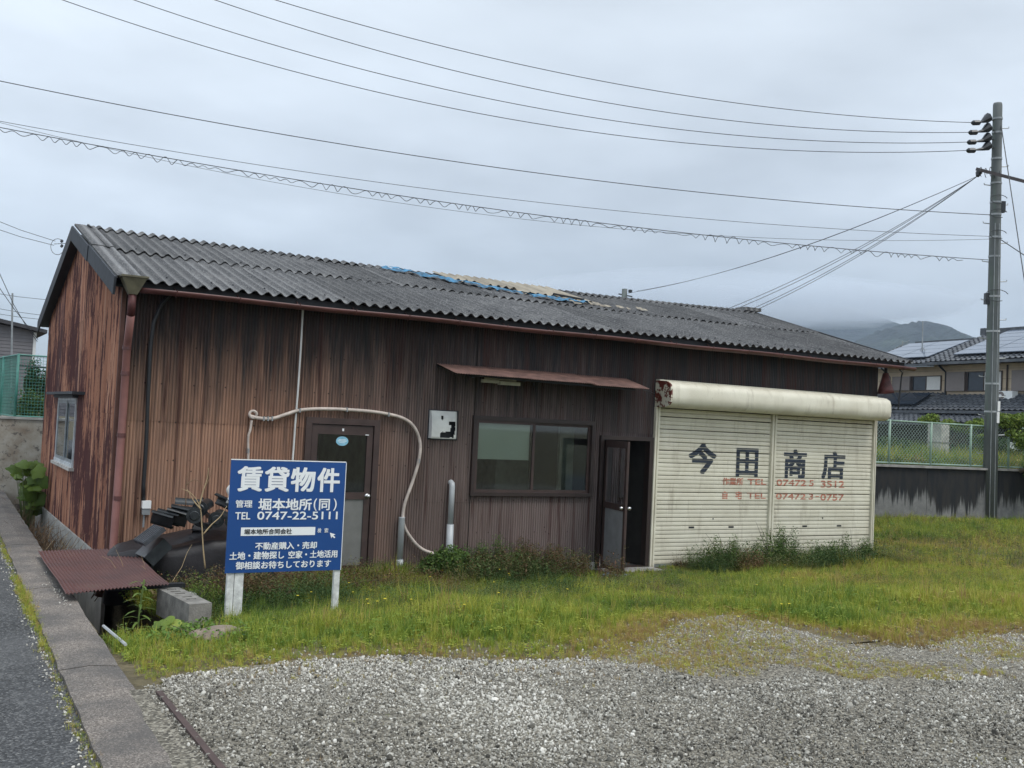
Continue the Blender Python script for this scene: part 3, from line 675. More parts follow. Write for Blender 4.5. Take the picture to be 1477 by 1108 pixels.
for _ in range(16):
    xx = random.uniform(7.3, 9.3); s_ = random.uniform(2.35, 2.7) + (xx-7.3)*.02; w_ = random.uniform(.05, .16)
    a = roofpt(xx, s_, .075); mb.add([a, a + (w_, 0, .01), a + sv*.12 + (w_*1.2, 0, .02), a + sv*.1 + (.02, 0, .03)], [(0, 1, 2, 3)])
mb.sag().build('torn_tarp_scrap', M['frp'], shed)
mb = MB(); mb.bar(roofpt(7.5, 3.0, .13), roofpt(7.95, 2.67, .13), .07, .03); mb.sag().build('loose_batten', M['black_board'], shed)

# ---- doors and windows
d1 = MB(); d1.box((2.28, -.05, .03), (2.36, .06, 2.07)); d1.box((3.22, -.05, .03), (3.30, .06, 2.07)); d1.box((2.36, -.05, 1.99), (3.22, .06, 2.07)); d1.box((2.36, -.05, .0), (3.22, .06, .06))
d1.build('door_frame', M['bronze_light'], shed)
dr = MB(); 
for bx in (((2.37, -.03, .07), (2.45, .01, 1.98)), ((3.13, -.03, .07), (3.21, .01, 1.98)), ((2.45, -.03, 1.86), (3.13, .01, 1.98)), ((2.45, -.03, 1.02), (3.13, .01, 1.11)), ((2.45, -.03, .07), (3.13, .01, .16))): dr.box(*bx)
door = dr.build('door', M['bronze_light'], shed)
mb = MB(); mb.box((2.45, -.012, 1.11), (3.13, -.006, 1.86)); mb.build('door_glass', M['glass'], door)
mb = MB(); mb.box((2.45, -.014, .16), (3.13, -.004, 1.02)); mb.build('lower_panel', M['frost'], door)
mb = MB(); mb.tube([(3.17, -.03, 1.065), (3.17, -.06, 1.065), (3.17, -.075, 1.065), (3.17, -.095, 1.065)], [.012, .012, .028, .02], 12); mb.tube([(3.17, -.032, 1.065), (3.17, -.038, 1.065)], .033, 14); mb.build('door_knob', M['chrome'], door, smooth=True)
mb = MB(); n = 24; mb.add([(2.79 + .085*math.cos(2*PI*i/n), -.0135, 1.775 + .062*math.sin(2*PI*i/n)) for i in range(n)], [tuple(range(n))]); mb.build('oval_sticker', simple('pale_blue_sticker', (.22, .48, .62), .5, var=.15, scale=20), door)
mb = MB(); mb.box((2.74, -.0145, 1.79), (2.84, -.014, 1.796)); mb.box((2.73, -.0145, 1.772), (2.85, -.014, 1.780)); mb.box((2.75, -.0145, 1.752), (2.83, -.014, 1.757)); mb.build('sticker_print', M['white_print'], door)
mb = MB(); mb.box((2.775, -.036, 1.905), (2.80, -.031, 1.94)); mb.box((3.10, -.036, 1.862), (3.15, -.031, 1.872)); mb.build('door_fitting', M['white_print'], door)
# second doorway, leaf standing open
d2 = MB(); d2.box((6.87, -.06, .0), (6.93, .06, 2.0)); d2.box((7.79, -.06, .0), (7.86, .06, 2.0)); d2.box((6.93, -.06, 1.94), (7.79, .06, 2.0)); d2.box((6.93, -.06, .0), (7.79, .06, .03)); d2.build('door_frame', M['bronze'], shed)
ha = math.radians(-103); hx, hy = 6.97, -.06; du = np.array((math.cos(ha), math.sin(ha), 0)); dn = np.array((math.sin(ha), -math.cos(ha), 0)); LW = .83
def leafbox(mb, u0, u1, z0, z1, th): mb.obox(np.array((hx, hy, 0)) + du*(u0+u1)/2 + np.array((0, 0, (z0+z1)/2)), du, dn, (0, 0, 1), (u1-u0)/2, th/2, (z1-z0)/2)
mb = MB()
for q in ((0, .07, .04, 1.93), (LW-.07, LW, .04, 1.93), (.07, LW-.07, 1.83, 1.93), (.07, LW-.07, .93, 1.02), (.07, LW-.07, .04, .10)): leafbox(mb, *q, .035)
d2l = mb.build('open_door', M['bronze_light'], shed)
mb = MB(); leafbox(mb, .07, LW-.07, 1.02, 1.83, .006); mb.build('door_glass', M['glass'], d2l)
mb = MB(); leafbox(mb, .07, LW-.07, .10, .93, .012); mb.build('lower_panel', simple('grey_door_panel', (.21, .215, .22), .5, var=.15), d2l)
mb = MB(); kp = np.array((hx, hy, .98)) + du*(LW-.035)
mb.tube([kp - dn*.075, kp - dn*.05, kp + dn*.05, kp + dn*.075], [.024, .028, .028, .024], 10) if 0 else (mb.tube([kp - dn*.085, kp - dn*.06, kp - dn*.02], [.02, .027, .01], 10), mb.tube([kp + dn*.085, kp + dn*.06, kp + dn*.02], [.02, .027, .01], 10)); mb.build('door_knob', M['chrome'], d2l, smooth=True)
# sliding window
wf = MB()
for bx in (((4.69, -.075, 1.08), (6.74, .05, 1.13)), ((4.69, -.075, 2.14), (6.74, .05, 2.20)), ((4.69, -.075, 1.13), (4.74, .05, 2.14)), ((6.69, -.075, 1.13), (6.74, .05, 2.14))): wf.box(*bx)
wfo = wf.build('window_frame', M['bronze'], shed)
for nm, a, b_, y in (('l', 4.74, 5.71, -.045), ('r', 5.65, 6.69, -.015)):
    mb = MB(); t = .04
    for bx in (((a, y-.012, 1.13), (b_, y+.012, 1.13+t)), ((a, y-.012, 2.14-t), (b_, y+.012, 2.14)), ((a, y-.012, 1.13+t), (a+t, y+.012, 2.14-t)), ((b_-t, y-.012, 1.13+t), (b_, y+.012, 2.14-t))): mb.box(*bx)
    s_ = mb.build('sash', M['bronze_light'], shed)
    mb = MB(); mb.box((a+t, y-.003, 1.13+t), (b_-t, y+.003, 2.14-t)); mb.build('pane', M['glass'], s_)
mb = MB(); mb.box((4.76, .012, 1.60), (5.66, .016, 2.12)); mb.tube([(4.76, .014, 1.60), (5.66, .014, 1.60)], .01, 6); mb.build('roller_blind', M['blind'], shed)
mb = MB(); mb.box((6.36, .30, .6), (6.62, .34, 2.1)); mb.box((5.9, 1.4, .0), (6.5, 1.8, 1.75)); mb.build('pale_cabinet', M['int_wall'], shed)
# gable window
gw = MB(); y0, y1, z0, z1 = 3.30, 5.42, 1.17, 2.19
for bx in (((-.05, y0, z0), (.03, y1, z0+.05)), ((-.04, y0, z1-.05), (.03, y1, z1)), ((-.04, y0, z0+.05), (.03, y0+.05, z1-.05)), ((-.04, y1-.05, z0+.05), (.03, y1, z1-.05))): gw.box(*bx)
gwo = gw.build('window_frame', simple('silver_frame', (.55, .58, .60), .4), shed)
for a, b_, xx in ((y0+.05, 4.40, -.012), (4.33, y1-.05, -.028)):
    mb = MB(); t = .045
    for bx in (((xx-.008, a, z0+.05), (xx+.008, b_, z0+.05+t)), ((xx-.008, a, z1-.05-t), (xx+.008, b_, z1-.05)), ((xx-.008, a, z0+.05+t), (xx+.008, a+t, z1-.05-t)), ((xx-.008, b_-t, z0+.05+t), (xx+.008, b_, z1-.05-t))): mb.box(*bx)
    s_ = mb.build('sash', M['galv'], shed); mb = MB(); mb.box((xx-.002, a+t, z0+.05+t), (xx+.002, b_-t, z1-.05-t)); mb.build('pane', M['glass'], s_)
mb = MB(); mb.grid(lambda u, v: (.06 + .015*math.sin(u*40), y0 + .06 + (y1-y0-.12)*u, z0 + .06 + (z1-z0-.12)*v), 80, 1); mb.build('curtain', simple('grey_curtain', (.34, .38, .38), .8), shed)
mb = MB(); mb.box((-.09, y0-.10, z0-.045), (-.0, y1+.03, z0)); mb.build('window_sill', simple('pale_sill', (.5, .47, .43), .7), shed)
mb = MB(); mb.box((-.19, y0-.75, z1+.035), (-.02, y1+.35, z1+.075)); mb.box((-.10, y0-.1, z1-.01), (-.01, y1+.1, z1+.03)); mb.build('window_canopy', M['slate'], shed)

# ---- awning over the window
aw = thing('metal_awning', 'narrow rusty corrugated awning above the office window', 'awning', (5.6, 0, 2.85))
for i, (a, b_) in enumerate(((4.09, 5.25), (5.2, 6.35), (6.3, 7.30))):
    mb = MB(); V = np.array((0, -.60, -.145 - .008*i)); l_ = np.linalg.norm(V); V /= l_; Nn = np.cross(V, (1, 0, 0)); Nn = Nn if Nn[2] > 0 else -Nn
    corr(mb, (a, -.02, 2.885 - .004*i + .006*(i % 2)), (1, 0, 0), V, Nn, b_ - a, l_, PITCH, .006, .002)
    mb.build('awning_sheet', M['awning'], aw)
mb = MB(); mb.bar((4.10, -.03, 2.86), (7.28, -.03, 2.83), .03, .05); mb.bar((4.35, -.52, 2.735), (7.1, -.52, 2.695), .03, .03)
for xx in (4.4, 5.2, 6.1, 7.05): mb.bar((xx, -.03, 2.83), (xx, -.54, 2.71), .03, .03)
mb.build('awning_frame', M['black_board'], aw)
mb = MB(); mb.box((4.66, -.33, 2.655), (4.92, -.27, 2.70)); mb.box((4.93, -.34, 2.64), (5.25, -.26, 2.69)); mb.box((4.7, -.31, 2.70), (5.2, -.29, 2.75)); tag(mb.build('light_fixture', simple('yellowed_batten', (.42, .41, .30), .6)), 'yellowed strip light batten hanging under the rusty awning', 'light fixture')
# ---- exhaust hood
hd = thing('exhaust_hood', 'white vent hood with a jagged hole, beside the office window', 'vent hood', (4.25, 0, 2.04))
mb = MB(); prof = [(-.0, 2.235), (-.07, 2.232), (-.105, 2.16), (-.12, 2.02), (-.12, 1.88), (-.11, 1.86), (-.0, 1.86)]
pcum = np.cumsum([0] + [math.hypot(prof[i+1][0]-prof[i][0], prof[i+1][1]-prof[i][1]) for i in range(5)]); pcum = pcum/pcum[-1]
def hp(v): return (float(np.interp(v, pcum, [p[0] for p in prof[:6]])), float(np.interp(v, pcum, [p[1] for p in prof[:6]])))
n = 36; vs = []
for j in range(n+1):
    for i in range(n+1):
        u = i/n; yy, zz = hp(j/n); vs.append((4.02 + .42*u, yy*(1 - .75*max(0, (u-.82)/.18)**2), zz))
hole = set()
for j in range(n):
    for i in range(n):
        u, v = i/n, j/n; w_ = .05*mnoise.noise(Vector((u*9, v*9, 2)))
        if (.66 + w_ < u < .84 + w_ and .46 < v < .86) or (.60 + w_ < u < .80 and .46 + w_ < v < .58) or (.28 < u < .80 and .80 + w_ - .10*(u-.3) < v < .95 + w_): hole.add((i, j))
        if (u-.36)**2 + (v-.36)**2*.5 < .0022 + w_*.01: hole.add((i, j))
mb.add(vs, [(j*(n+1)+i, j*(n+1)+i+1, (j+1)*(n+1)+i+1, (j+1)*(n+1)+i) for j in range(n) for i in range(n) if (i, j) not in hole])
hs = mb.build('hood_shell', simple('yellowing_white_plastic', (.60, .61, .58), .5, var=.12), hd); md = hs.modifiers.new('t', 'SOLIDIFY'); md.thickness = .004
for xx in (4.02, 4.44):
    mb = MB(); k_ = 1 if xx < 4.2 else .25; mb.prism([(xx, p[0]*k_, p[1]) for p in prof], (.004, 0, 0)); mb.build('hood_side', M['ac'], hd)
mb = MB(); mb.box((4.00, -.03, 1.84), (4.46, -.022, 2.25)); mb.build('hood_dark_backing', M['black_board'], hd)  # black plate added behind the hole, standing in for the shaded inside

# ---- pipes, cable, hose
for (x0, x1, z1, lab) in ((3.68, 3.66, .78, 'short grey drain pipe by the door, capped lower than its neighbour'), (4.40, 4.39, 1.24, 'taller grey drain pipe with a bent top under the vent hood')):
    t = thing('drain_pipe', lab, 'pipe', (x0, -.09, 0)); mb = MB()
    mb.tube([(x0, -.09, -.1), (x1, -.09, z1 - .55)], .048, 12); mb.build('lower_length', M['pvc'], t, smooth=True)
    mb = MB(); 
    if z1 > 1: mb.tube([(x1, -.09, z1-.56), (x1, -.09, z1-.04), (x1+.005, -.075, z1), (x1+.008, -.03, z1+.02), (x1+.01, .0, z1+.02)], .040, 12)
    else: mb.tube([(x1, -.09, z1-.56), (x1, -.09, z1), (x1, -.09, z1+.012)], [.042, .042, .046], 12)
    mb.build('upper_length', M['pvc'], t, smooth=True)
pts = [on_y(*p, -.05) for p in ((437, 443), (434, 500), (430, 560), (426, 610), (421, 680))] + [(2.13, -.05, .2)]
o = MB().tube(pts, .013, 8).build('conduit', M['pvc_white']); tag(o, 'thin white conduit running straight down the wall left of the door', 'conduit')
pts = [on_y(*p, -.05) for p in ((249, 420), (243, 428), (232, 440), (222, 465), (217, 500), (214, 560), (211, 640), (207, 700), (207, 722))]
o = MB().tube(pts, .024, 8).build('black_cable', M['black_cable'], smooth=True); tag(o, 'thick black cable curving down the wall near the downpipe', 'cable')
t = thing('outdoor_socket', 'small white socket box on the wall at the end of the black cable', 'socket', (.37, -.05, .93))
mb = MB(); mb.box((.325, -.10, .905), (.425, -.02, .995)); mb.build('cover', M['white_paint'], t); mb = MB(); mb.box((.33, -.09, .83), (.42, -.02, .90)); mb.tube([(.36, -.05, .83), (.36, -.05, .68)], .012, 6); mb.build('socket_body', M['galv'], t)
def catmull(P, n=8):
    P = [np.array(p, float) for p in P]; P = [2*P[0]-P[1]] + P + [2*P[-1]-P[-2]]; out_ = []
    for i in range(1, len(P)-2):
        for k_ in range(n):
            t_ = k_/n; a, b_, c_, d = P[i-1:i+3]
            out_.append(.5*((2*b_) + (c_-a)*t_ + (2*a-5*b_+4*c_-d)*t_*t_ + (3*b_-a-3*c_+d)*t_**3))
    out_.append(P[-2]); return out_
hose = thing('insulated_hose', 'beige taped hose looping over the closed door and down to the ground', 'hose', (1.56, -.05, 1.3))
mb = MB(); P = [on_y(*p, -.07) for p in ((360, 600), (372, 603), (392, 604), (412, 598), (432, 592), (460, 590), (500, 591), (545, 595), (580, 603), (598, 617), (606, 640), (604, 665), (595, 695), (583, 730), (582, 755), (592, 775), (610, 793), (640, 803))]
mb.tube(catmull(P, 6), .023, 8); mb.build('hose_length', M['hose'], hose, smooth=True)
mb = MB(); P = [on_y(*p, -.06) for p in ((363, 606), (361, 620), (358, 632), (358, 665), (356, 720))]; mb.tube(catmull(P, 4), .016, 8); mb.build('hose_tail', M['hose'], hose, smooth=True)
mb = MB(); c0 = on_y(365, 598, -.075); mb.tube([c0 + np.array((.045*math.cos(a), -.005*math.sin(a*2), .045*math.sin(a))) for a in np.linspace(0, 2*PI, 17)], .018, 6, cap=False); mb.build('hose_loop', M['hose'], hose, smooth=True)
mb = MB()
for px_, py_ in ((432, 592), (500, 591), (560, 598), (604, 665), (358, 650), (380, 604), (386, 604), (392, 604)):
    c0 = on_y(px_, py_, -.07); mb.box(c0 - (.008, .028, .028), c0 + (.008, .05, .028))
mb.build('hose_clip', M['galv'], hose)
# thin wire from awning to shutter box
o = MB().tube(catmull([on_y(928, 563, -.5), on_y(935, 564, -.4), on_y(944, 568, -.2)], 4), .006, 5).build('thin_wire', M['black_cable']); tag(o, 'thin black wire between the awning tip and the shutter housing', 'wire')

# ============================================================ SHUTTERS
sh = thing('roller_shutter', 'pair of cream roller shutters with painted shop name and housing above', 'roller shutter', (7.9, 0, 0))
mb = MB(); prof = [(-.02, 2.885), (-.12, 2.885), (-.30, 2.872), (-.385, 2.825), (-.41, 2.75), (-.415, 2.64), (-.405, 2.55), (-.35, 2.495), (-.26, 2.475), (-.02, 2.475)]
mb.grid(lambda u, v: (7.905 + 4.87*u, *[(prof[min(int(v*9+1e-6), 9)][k_]) + (.010*mnoise.noise(Vector((u*14, v*3, k_))) if 0 < int(v*9+1e-6) < 9 else 0) for k_ in (0, 1)]), 60, 9)
o = mb.build('shutter_housing', M['cream'], sh, smooth=True)
mb = MB(); mb.prism([(7.875, p[0], p[1]) for p in prof], (.03, 0, 0)); mb.build('housing_end', M['cream_rust'], sh)
mb = MB(); mb.prism([(12.775, p[0], p[1]) for p in prof], (.03, 0, 0)); mb.build('housing_end', M['cream'], sh)
mb = MB(); mb.box((7.88, -.115, 2.886), (12.805, -.018, 2.905)); mb.bar((7.9, -.268, 2.873), (12.78, -.268, 2.873), .012, .012); mb.build('housing_flange', M['cream'], sh)
for a, b_ in ((7.87, 7.955), (10.325, 10.425), (12.79, 12.86)):
    mb = MB(); mb.box((a, -.075, .0), (a + (b_-a)*.38, -.0, 2.474)); mb.box((a + (b_-a)*.62, -.075, .0), (b_, -.0, 2.474)); mb.box((a + (b_-a)*.38, -.055, .0), (a + (b_-a)*.62, -.0, 2.474)); mb.build('shutter_post', M['cream'], sh)
SP = .0655; slat_me = {}
pr = [(-.018, .0012), (-.020, .0040), (-.031, .0065), (-.033, .014), (-.034, .033), (-.033, .052), (-.031, .0595), (-.022, .0625), (-.018, .0643)]
for a, b_ in ((7.957, 10.323), (10.427, 12.788)):
    z = .04; k_ = 0
    while z < 2.46:
        if (a) not in slat_me:
            mb = MB(); mb.add([(xx, p[0], p[1]) for xx in (a, b_) for p in pr], [(i, i+9, i+10, i+1) for i in range(8)] + [(0, 1, 10, 9)][:0] + [tuple(range(9)), tuple(range(17, 8, -1)), (0, 9, 17, 8)]); o = mb.build('slat', M['cream'], sh, world=False); slat_me[a] = o.data
            o.location = Vector((-7.9, 0, z))
        else:
            o = bpy.data.objects.new('slat', slat_me[a]); COL.objects.link(o); o.parent = sh; o.location = Vector((-7.9, random.uniform(-.0016, .0016), z)); o.rotation_euler = (random.uniform(-.02, .02), random.uniform(-.0006, .0006), 0)
        z += SP; k_ += 1
    mb = MB(); mb.box((a, -.04, -.0), (b_, -.012, .04)); mb.build('bottom_bar', M['galv'], sh)
for x_, z_ in ((8.70, .605), (9.53, .605), (11.19, .605), (12.02, .605)):
    mb = MB(); mb.box((x_-.055, -.036, z_-.014), (x_+.055, -.030, z_+.014)); mb.build('finger_slot', M['black_board'], sh)
for x_, z_ in ((9.14, .74), (11.61, .74)):
    mb = MB(); mb.tube([(x_, -.03, z_), (x_, -.038, z_)], .013, 8); mb.build('lock', M['black_board'], sh)

# ---- lettering
def text_mesh(s, offset=0., spacing=1.):
    cu = bpy.data.curves.new('lettering', 'FONT'); cu.body = s; cu.size = 1; cu.offset = offset; cu.space_character = spacing; cu.resolution_u = 3
    ob = bpy.data.objects.new('lettering', cu); COL.objects.link(ob); bpy.context.view_layer.update()
    me = bpy.data.meshes.new_from_object(ob.evaluated_get(bpy.context.evaluated_depsgraph_get()))
    COL.objects.unlink(ob); bpy.data.objects.remove(ob); bpy.data.curves.remove(cu); return me
def text_to(s, x0, x1, z0, z1, y, bold=0., spacing=1.):
    me = text_mesh(s, 0., spacing); n = len(me.vertices); co = np.zeros(n*3); me.vertices.foreach_get('co', co); co = co.reshape(-1, 3)
    mn = co.min(0); mx = co.max(0); sx = (x1-x0)/(mx[0]-mn[0]); sz = (z1-z0)/(mx[1]-mn[1])
    vs = [(x0 + (c[0]-mn[0])*sx, y, z0 + (c[1]-mn[1])*sz) for c in co]; fs = [tuple(p.vertices) for p in me.polygons]
    bpy.data.meshes.remove(me)
    if bold:
        V2, F2 = list(vs), list(fs); k_ = 0
        for dx in (-1, 0, 1):
            for dz in (-1, 0, 1):
                if dx == 0 and dz == 0: continue
                k_ += 1; o_ = len(V2); V2 += [(v[0] + dx*bold*(z1-z0 if z1-z0 < x1-x0 else x1-x0), v[1] - .00025*k_, v[2] + dz*bold*.8*(z1-z0)) for v in vs]; F2 += [tuple(i + o_ for i in f) for f in fs]
        vs, fs = V2, F2
    return vs, fs
def shutter_text(s, x0, x1, z0, z1, mat, off, name):
    mb = MB(); vs, fs = text_to(s, x0, x1, z0, z1, -.0355, off); mb.add(vs, fs); o = mb.build(name, mat, sh)
    bm = bmesh.new(); bm.from_mesh(o.data); z = .04
    while z < z1 + .1:
        for d in (-.005, .005):
            if z0 - .02 < z + d < z1 + .02:
                bmesh.ops.bisect_plane(bm, geom=bm.verts[:] + bm.edges[:] + bm.faces[:], plane_co=(0, 0, z + d), plane_no=(0, 0, 1))
        z += SP
    dead = [f for f in bm.faces if abs(((f.calc_center_median().z - .04 + SP/2) % SP) - SP/2) < .0048]
    bmesh.ops.delete(bm, geom=dead, context='FACES'); bm.to_mesh(o.data); bm.free(); return o
for ch, x0, x1, z0, z1 in (('今', 8.60, 9.14, 1.47, 1.93), ('田', 9.60, 10.05, 1.44, 1.88), ('商', 10.66, 11.16, 1.43, 1.89), ('店', 11.56, 12.10, 1.43, 1.88)):
    shutter_text(ch, x0, x1, z0, z1, M['navy'], .038, 'shop_character')
for s, x0, x1, z0, z1 in (('作業所', 9.31, 9.75, 1.285, 1.40), ('TEL', 9.85, 10.26, 1.30, 1.39), ('07472', 10.50, 11.18, 1.29, 1.39), ('5', 11.26, 11.36, 1.29, 1.39), ('3512', 11.54, 12.11, 1.27, 1.385),
                          ('自', 9.32, 9.42, 1.06, 1.18), ('宅', 9.60, 9.73, 1.06, 1.18), ('TEL', 9.85, 10.26, 1.07, 1.16), ('07472', 10.50, 11.18, 1.06, 1.16), ('3', 11.26, 11.36, 1.06, 1.16), ('-', 11.42, 11.50, 1.105, 1.12), ('0757', 11.54, 12.11, 1.045, 1.155)):
    shutter_text(s, x0, x1, z0, z1, M['red_ink'], .035, 'phone_lettering')

# ============================================================ RENTAL SIGN
sg = thing('rental_sign', 'blue rental notice board with white Japanese lettering on two posts', 'sign', (1.05, -3.3, .15))
SX0, SX1, SZ0, SZ1, SY = .475, 1.587, .618, 1.652, -3.3
mb = MB(); mb.box((SX0, SY, SZ0), (SX1, SY + .012, SZ1)); mb.build('sign_board', M['blue_sign'], sg)
mb = MB(); mb.box((SX0, SY - .002, SZ1), (SX1, SY + .014, SZ1 + .008)); mb.box((SX1, SY - .002, SZ0), (SX1 + .006, SY + .014, SZ1)); mb.build('board_edge', M['white_print'], sg)
mb = MB(); mb.box((.505, SY + .014, .08), (.565, SY + .06, 1.5)); mb.box((.572, SY + .016, .08), (.655, SY + .06, 1.5)); mb.build('left_post', M['wood_white'], sg)
mb = MB(); mb.box((1.535, SY + .014, .08), (1.59, SY + .06, 1.5)); mb.build('right_post', M['wood_white'], sg)
def S(u, v): return SX0 + (SX1-SX0)*u, SZ1 - (SZ1-SZ0)*v
def sign_text(s, u0, u1, v0, v1, off=.02, mat='white_print', name='lettering'):
    x0, z1 = S(u0, v0); x1, z0 = S(u1, v1); vs, fs = text_to(s, x0, x1, z0, z1, SY - (.003 if mat == 'white_print' else .005), off*1.1); mb = MB(); mb.add(vs, fs); return mb.build(name, M[mat], sg)
for i, ch in enumerate('賃貸物件'): sign_text(ch, (.062, .292, .518, .752)[i], (.262, .492, .722, .944)[i], .058, .272, .028)
sign_text('管理', .055, .193, .355, .420, .018)
sign_text('堀本地所', .248, .705, .340, .443, .026); sign_text('(', .725, .752, .338, .448, .02); sign_text('同', .775, .868, .342, .443, .022); sign_text(')', .905, .932, .338, .448, .02)
sign_text('TEL', .058, .182, .463, .525, .02); sign_text('0747-22-5111', .242, .945, .458, .528, .022)
mb = MB(); x0, z1 = S(.112, .598); x1, z0 = S(.752, .672); mb.add([(x0, SY-.0025, z0), (x1, SY-.0025, z0), (x1, SY-.0025, z1), (x0, SY-.0025, z1)], [(0,1,2,3)]); mb.build('search_box', M['white_print'], sg)
sign_text('堀本地所合同会社', .140, .545, .612, .658, .02, 'black_print')
sign_text('検', .773, .805, .610, .652, .012); sign_text('索', .835, .868, .610, .652, .012)
cur = [(0, 0), (.052, .018), (.034, .028), (.052, .046), (.042, .056), (.024, .038), (.016, .056)]
mb = MB(); mb.add([(S(.885 + a, .652 + b_*.95)[0], SY-.003, S(.885 + a, .652 + b_*.95)[1]) for a, b_ in cur], [(0, 1, 2, 5, 6), (2, 3, 4, 5)]); mb.build('cursor_arrow', M['white_print'], sg)
sign_text('不動産購入・売却', .240, .772, .733, .797, .024)
sign_text('土地・建物探し', .030, .488, .815, .882, .024); sign_text('空家・土地活用', .528, .962, .815, .882, .024)
sign_text('御相談お待ちしております', .086, .908, .902, .968, .024)

# ============================================================ THINGS BY THE SHED CORNER
# plate over the ditch
pc0 = np.array((-.79, -.34, .455)); pc1 = np.array((.20, -.12, .44)); pc2 = np.array((.09, -2.86, .462)); pc3 = np.array((-.84, -3.17, .462))
U = pc2 - pc3; wU = np.linalg.norm(U); U /= wU; V = (pc0 - pc3); lV = np.linalg.norm(V); V /= lV; Nn = np.cross(U, V); Nn /= np.linalg.norm(Nn)
mb = MB(); n = int(wU/.0345*6); vs = []
for i in range(n+1):
    u = i/n; a = pc3 + (pc2-pc3)*u; b_ = pc0 + (pc1-pc0)*u; h = .0075*math.sin(2*PI*u*wU/.0345)
    for s_ in (.001, -.001):
        for j in range(5): p = a + (b_-a)*j/4; vs.append(p + Nn*(h + s_ + .010*math.sin(j*1.7+u*3) - .022*math.sin(PI*j/4)*math.sin(PI*u)))
fs = []
for i in range(n):
    A = i*10; B = A+10
    for j in range(4): fs += [(A+j, B+j, B+j+1, A+j+1), (A+5+j, A+6+j, B+6+j, B+5+j)]
    fs += [(A, A+5, B+5, B), (A+4, B+4, B+9, A+9)]
mb.add(vs, fs); o = mb.build('corrugated_cover', M['plate']); tag(o, 'rust red corrugated sheet laid across the ditch beside the kerb', 'metal sheet')
mb = MB(); mb.bar((-.70, -1.2, .375), (.28, -1.1, .36), .09, .04); o = mb.build('support_plank', M['black_board']); tag(o, 'dark plank lying across the ditch beneath the middle of the rust red sheet', 'plank')
mb = MB(); mb.bar((-.72, -2.6, .405), (.3, -2.5, .395), .09, .04); o = mb.build('support_plank', M['black_board']); tag(o, 'dark plank across the ditch at the near end of the rust red sheet', 'plank')
# concrete block
blk = thing('concrete_block', 'hollow cement block standing upright at the edge of the ditch', 'block', (.1, -3.3, .1))
ang = math.radians(-84); bu = np.array((math.cos(ang), math.sin(ang), 0)); bn = np.array((-bu[1], bu[0], 0)); bc = np.array((.14, -3.22, .30)); hl, hw, hh = .44, .10, .12
mb = MB()
holes = [(-.62, -.22, .0), (-.35, 0, 0)]
segs = [-1, -.86, -.74, -.58, -.46, -.30, -.18, .12, .24, .38, .50, 1.]; solid = [1, 0, 1, 0, 1, 0, 1, 0, 1, 0, 1]
for (a, b_, s_) in zip(segs[:-1], segs[1:], solid):
    if s_: mb.obox(bc + bu*hl*(a+b_)/2, bu, bn, (0, 0, 1), hl*(b_-a)/2, hw, hh)
    else:
        for q in (-1, 1): mb.obox(bc + bu*hl*(a+b_)/2 + bn*hw*.72*q, bu, bn, (0, 0, 1), hl*(b_-a)/2, hw*.28, hh)
        mb.obox(bc + bu*hl*(a+b_)/2 - np.array((0, 0, hh*.5)), bu, bn, (0, 0, 1), hl*(b_-a)/2, hw*.44, hh*.5)
mb.build('block_body', M['block'], blk)
def rock(c, sx, sy, sz, seed, sub=3):
    bm = bmesh.new(); bmesh.ops.create_icosphere(bm, subdivisions=sub, radius=1)
    vs = []
    for v in bm.verts:
        d = v.co.copy(); k_ = 1 + .22*mnoise.noise(d*1.3 + Vector((seed, 0, 0))) + .09*mnoise.noise(d*4 + Vector((seed, 5, 0))); vs.append((c[0]+d.x*sx*k_, c[1]+d.y*sy*k_, c[2]+d.z*sz*k_))
    fs = [tuple(v.index for v in f.verts) for f in bm.faces]; bm.free(); return vs, fs
p = on_g(315, 925); mb = MB(); mb.add(*rock((p[0]+.03, p[1]+.08, p[2]+.0), .25, .17, .10, 3)); o = mb.build('boulder', M['stone'], smooth=True); tag(o, 'flat tan boulder in the grass at the foot of the left sign post', 'boulder')
mb = MB(); mb.add(*rock((.33, -2.62, .30), .085, .07, .045, 8, 2)); o = mb.build('loose_stone', M['concrete_pale'], smooth=True); tag(o, 'pale loose stone behind the hollow cement block', 'stone')
mb = MB(); mb.tube([(-.68, -4.15, .37), (-.66, -5.0, .40)], .012, 6); o = mb.build('white_pipe', M['pvc']); tag(o, 'thin pale pipe lying along the kerb edge at the end of the ditch', 'pipe')
mb = MB(); mb.tube([(-.6, -3.0, -.05), (-.1, -2.9, -.02)], .03, 8); o = mb.build('ditch_pipe', M['pvc']); tag(o, 'grey pipe crossing the dark ditch below the kerb', 'pipe')
# pieces of debris by the plate
mb = MB(); c0 = on_g(886, 833)
def litter(u, v): return (c0[0] + .34*(u-.5) + .03*math.sin(v*9), c0[1] + .16*(v-.5), c0[2] + .03 + .035*mnoise.noise(Vector((u*5, v*5, 3))) + .03*math.sin(u*7))
mb.grid(litter, 10, 6); o = mb.build('plastic_litter', simple('pale_blue_plastic', (.22, .30, .38), .4, var=.5, scale=14)); tag(o, 'crumpled pale blue plastic scrap on the ground below the open door', 'litter')
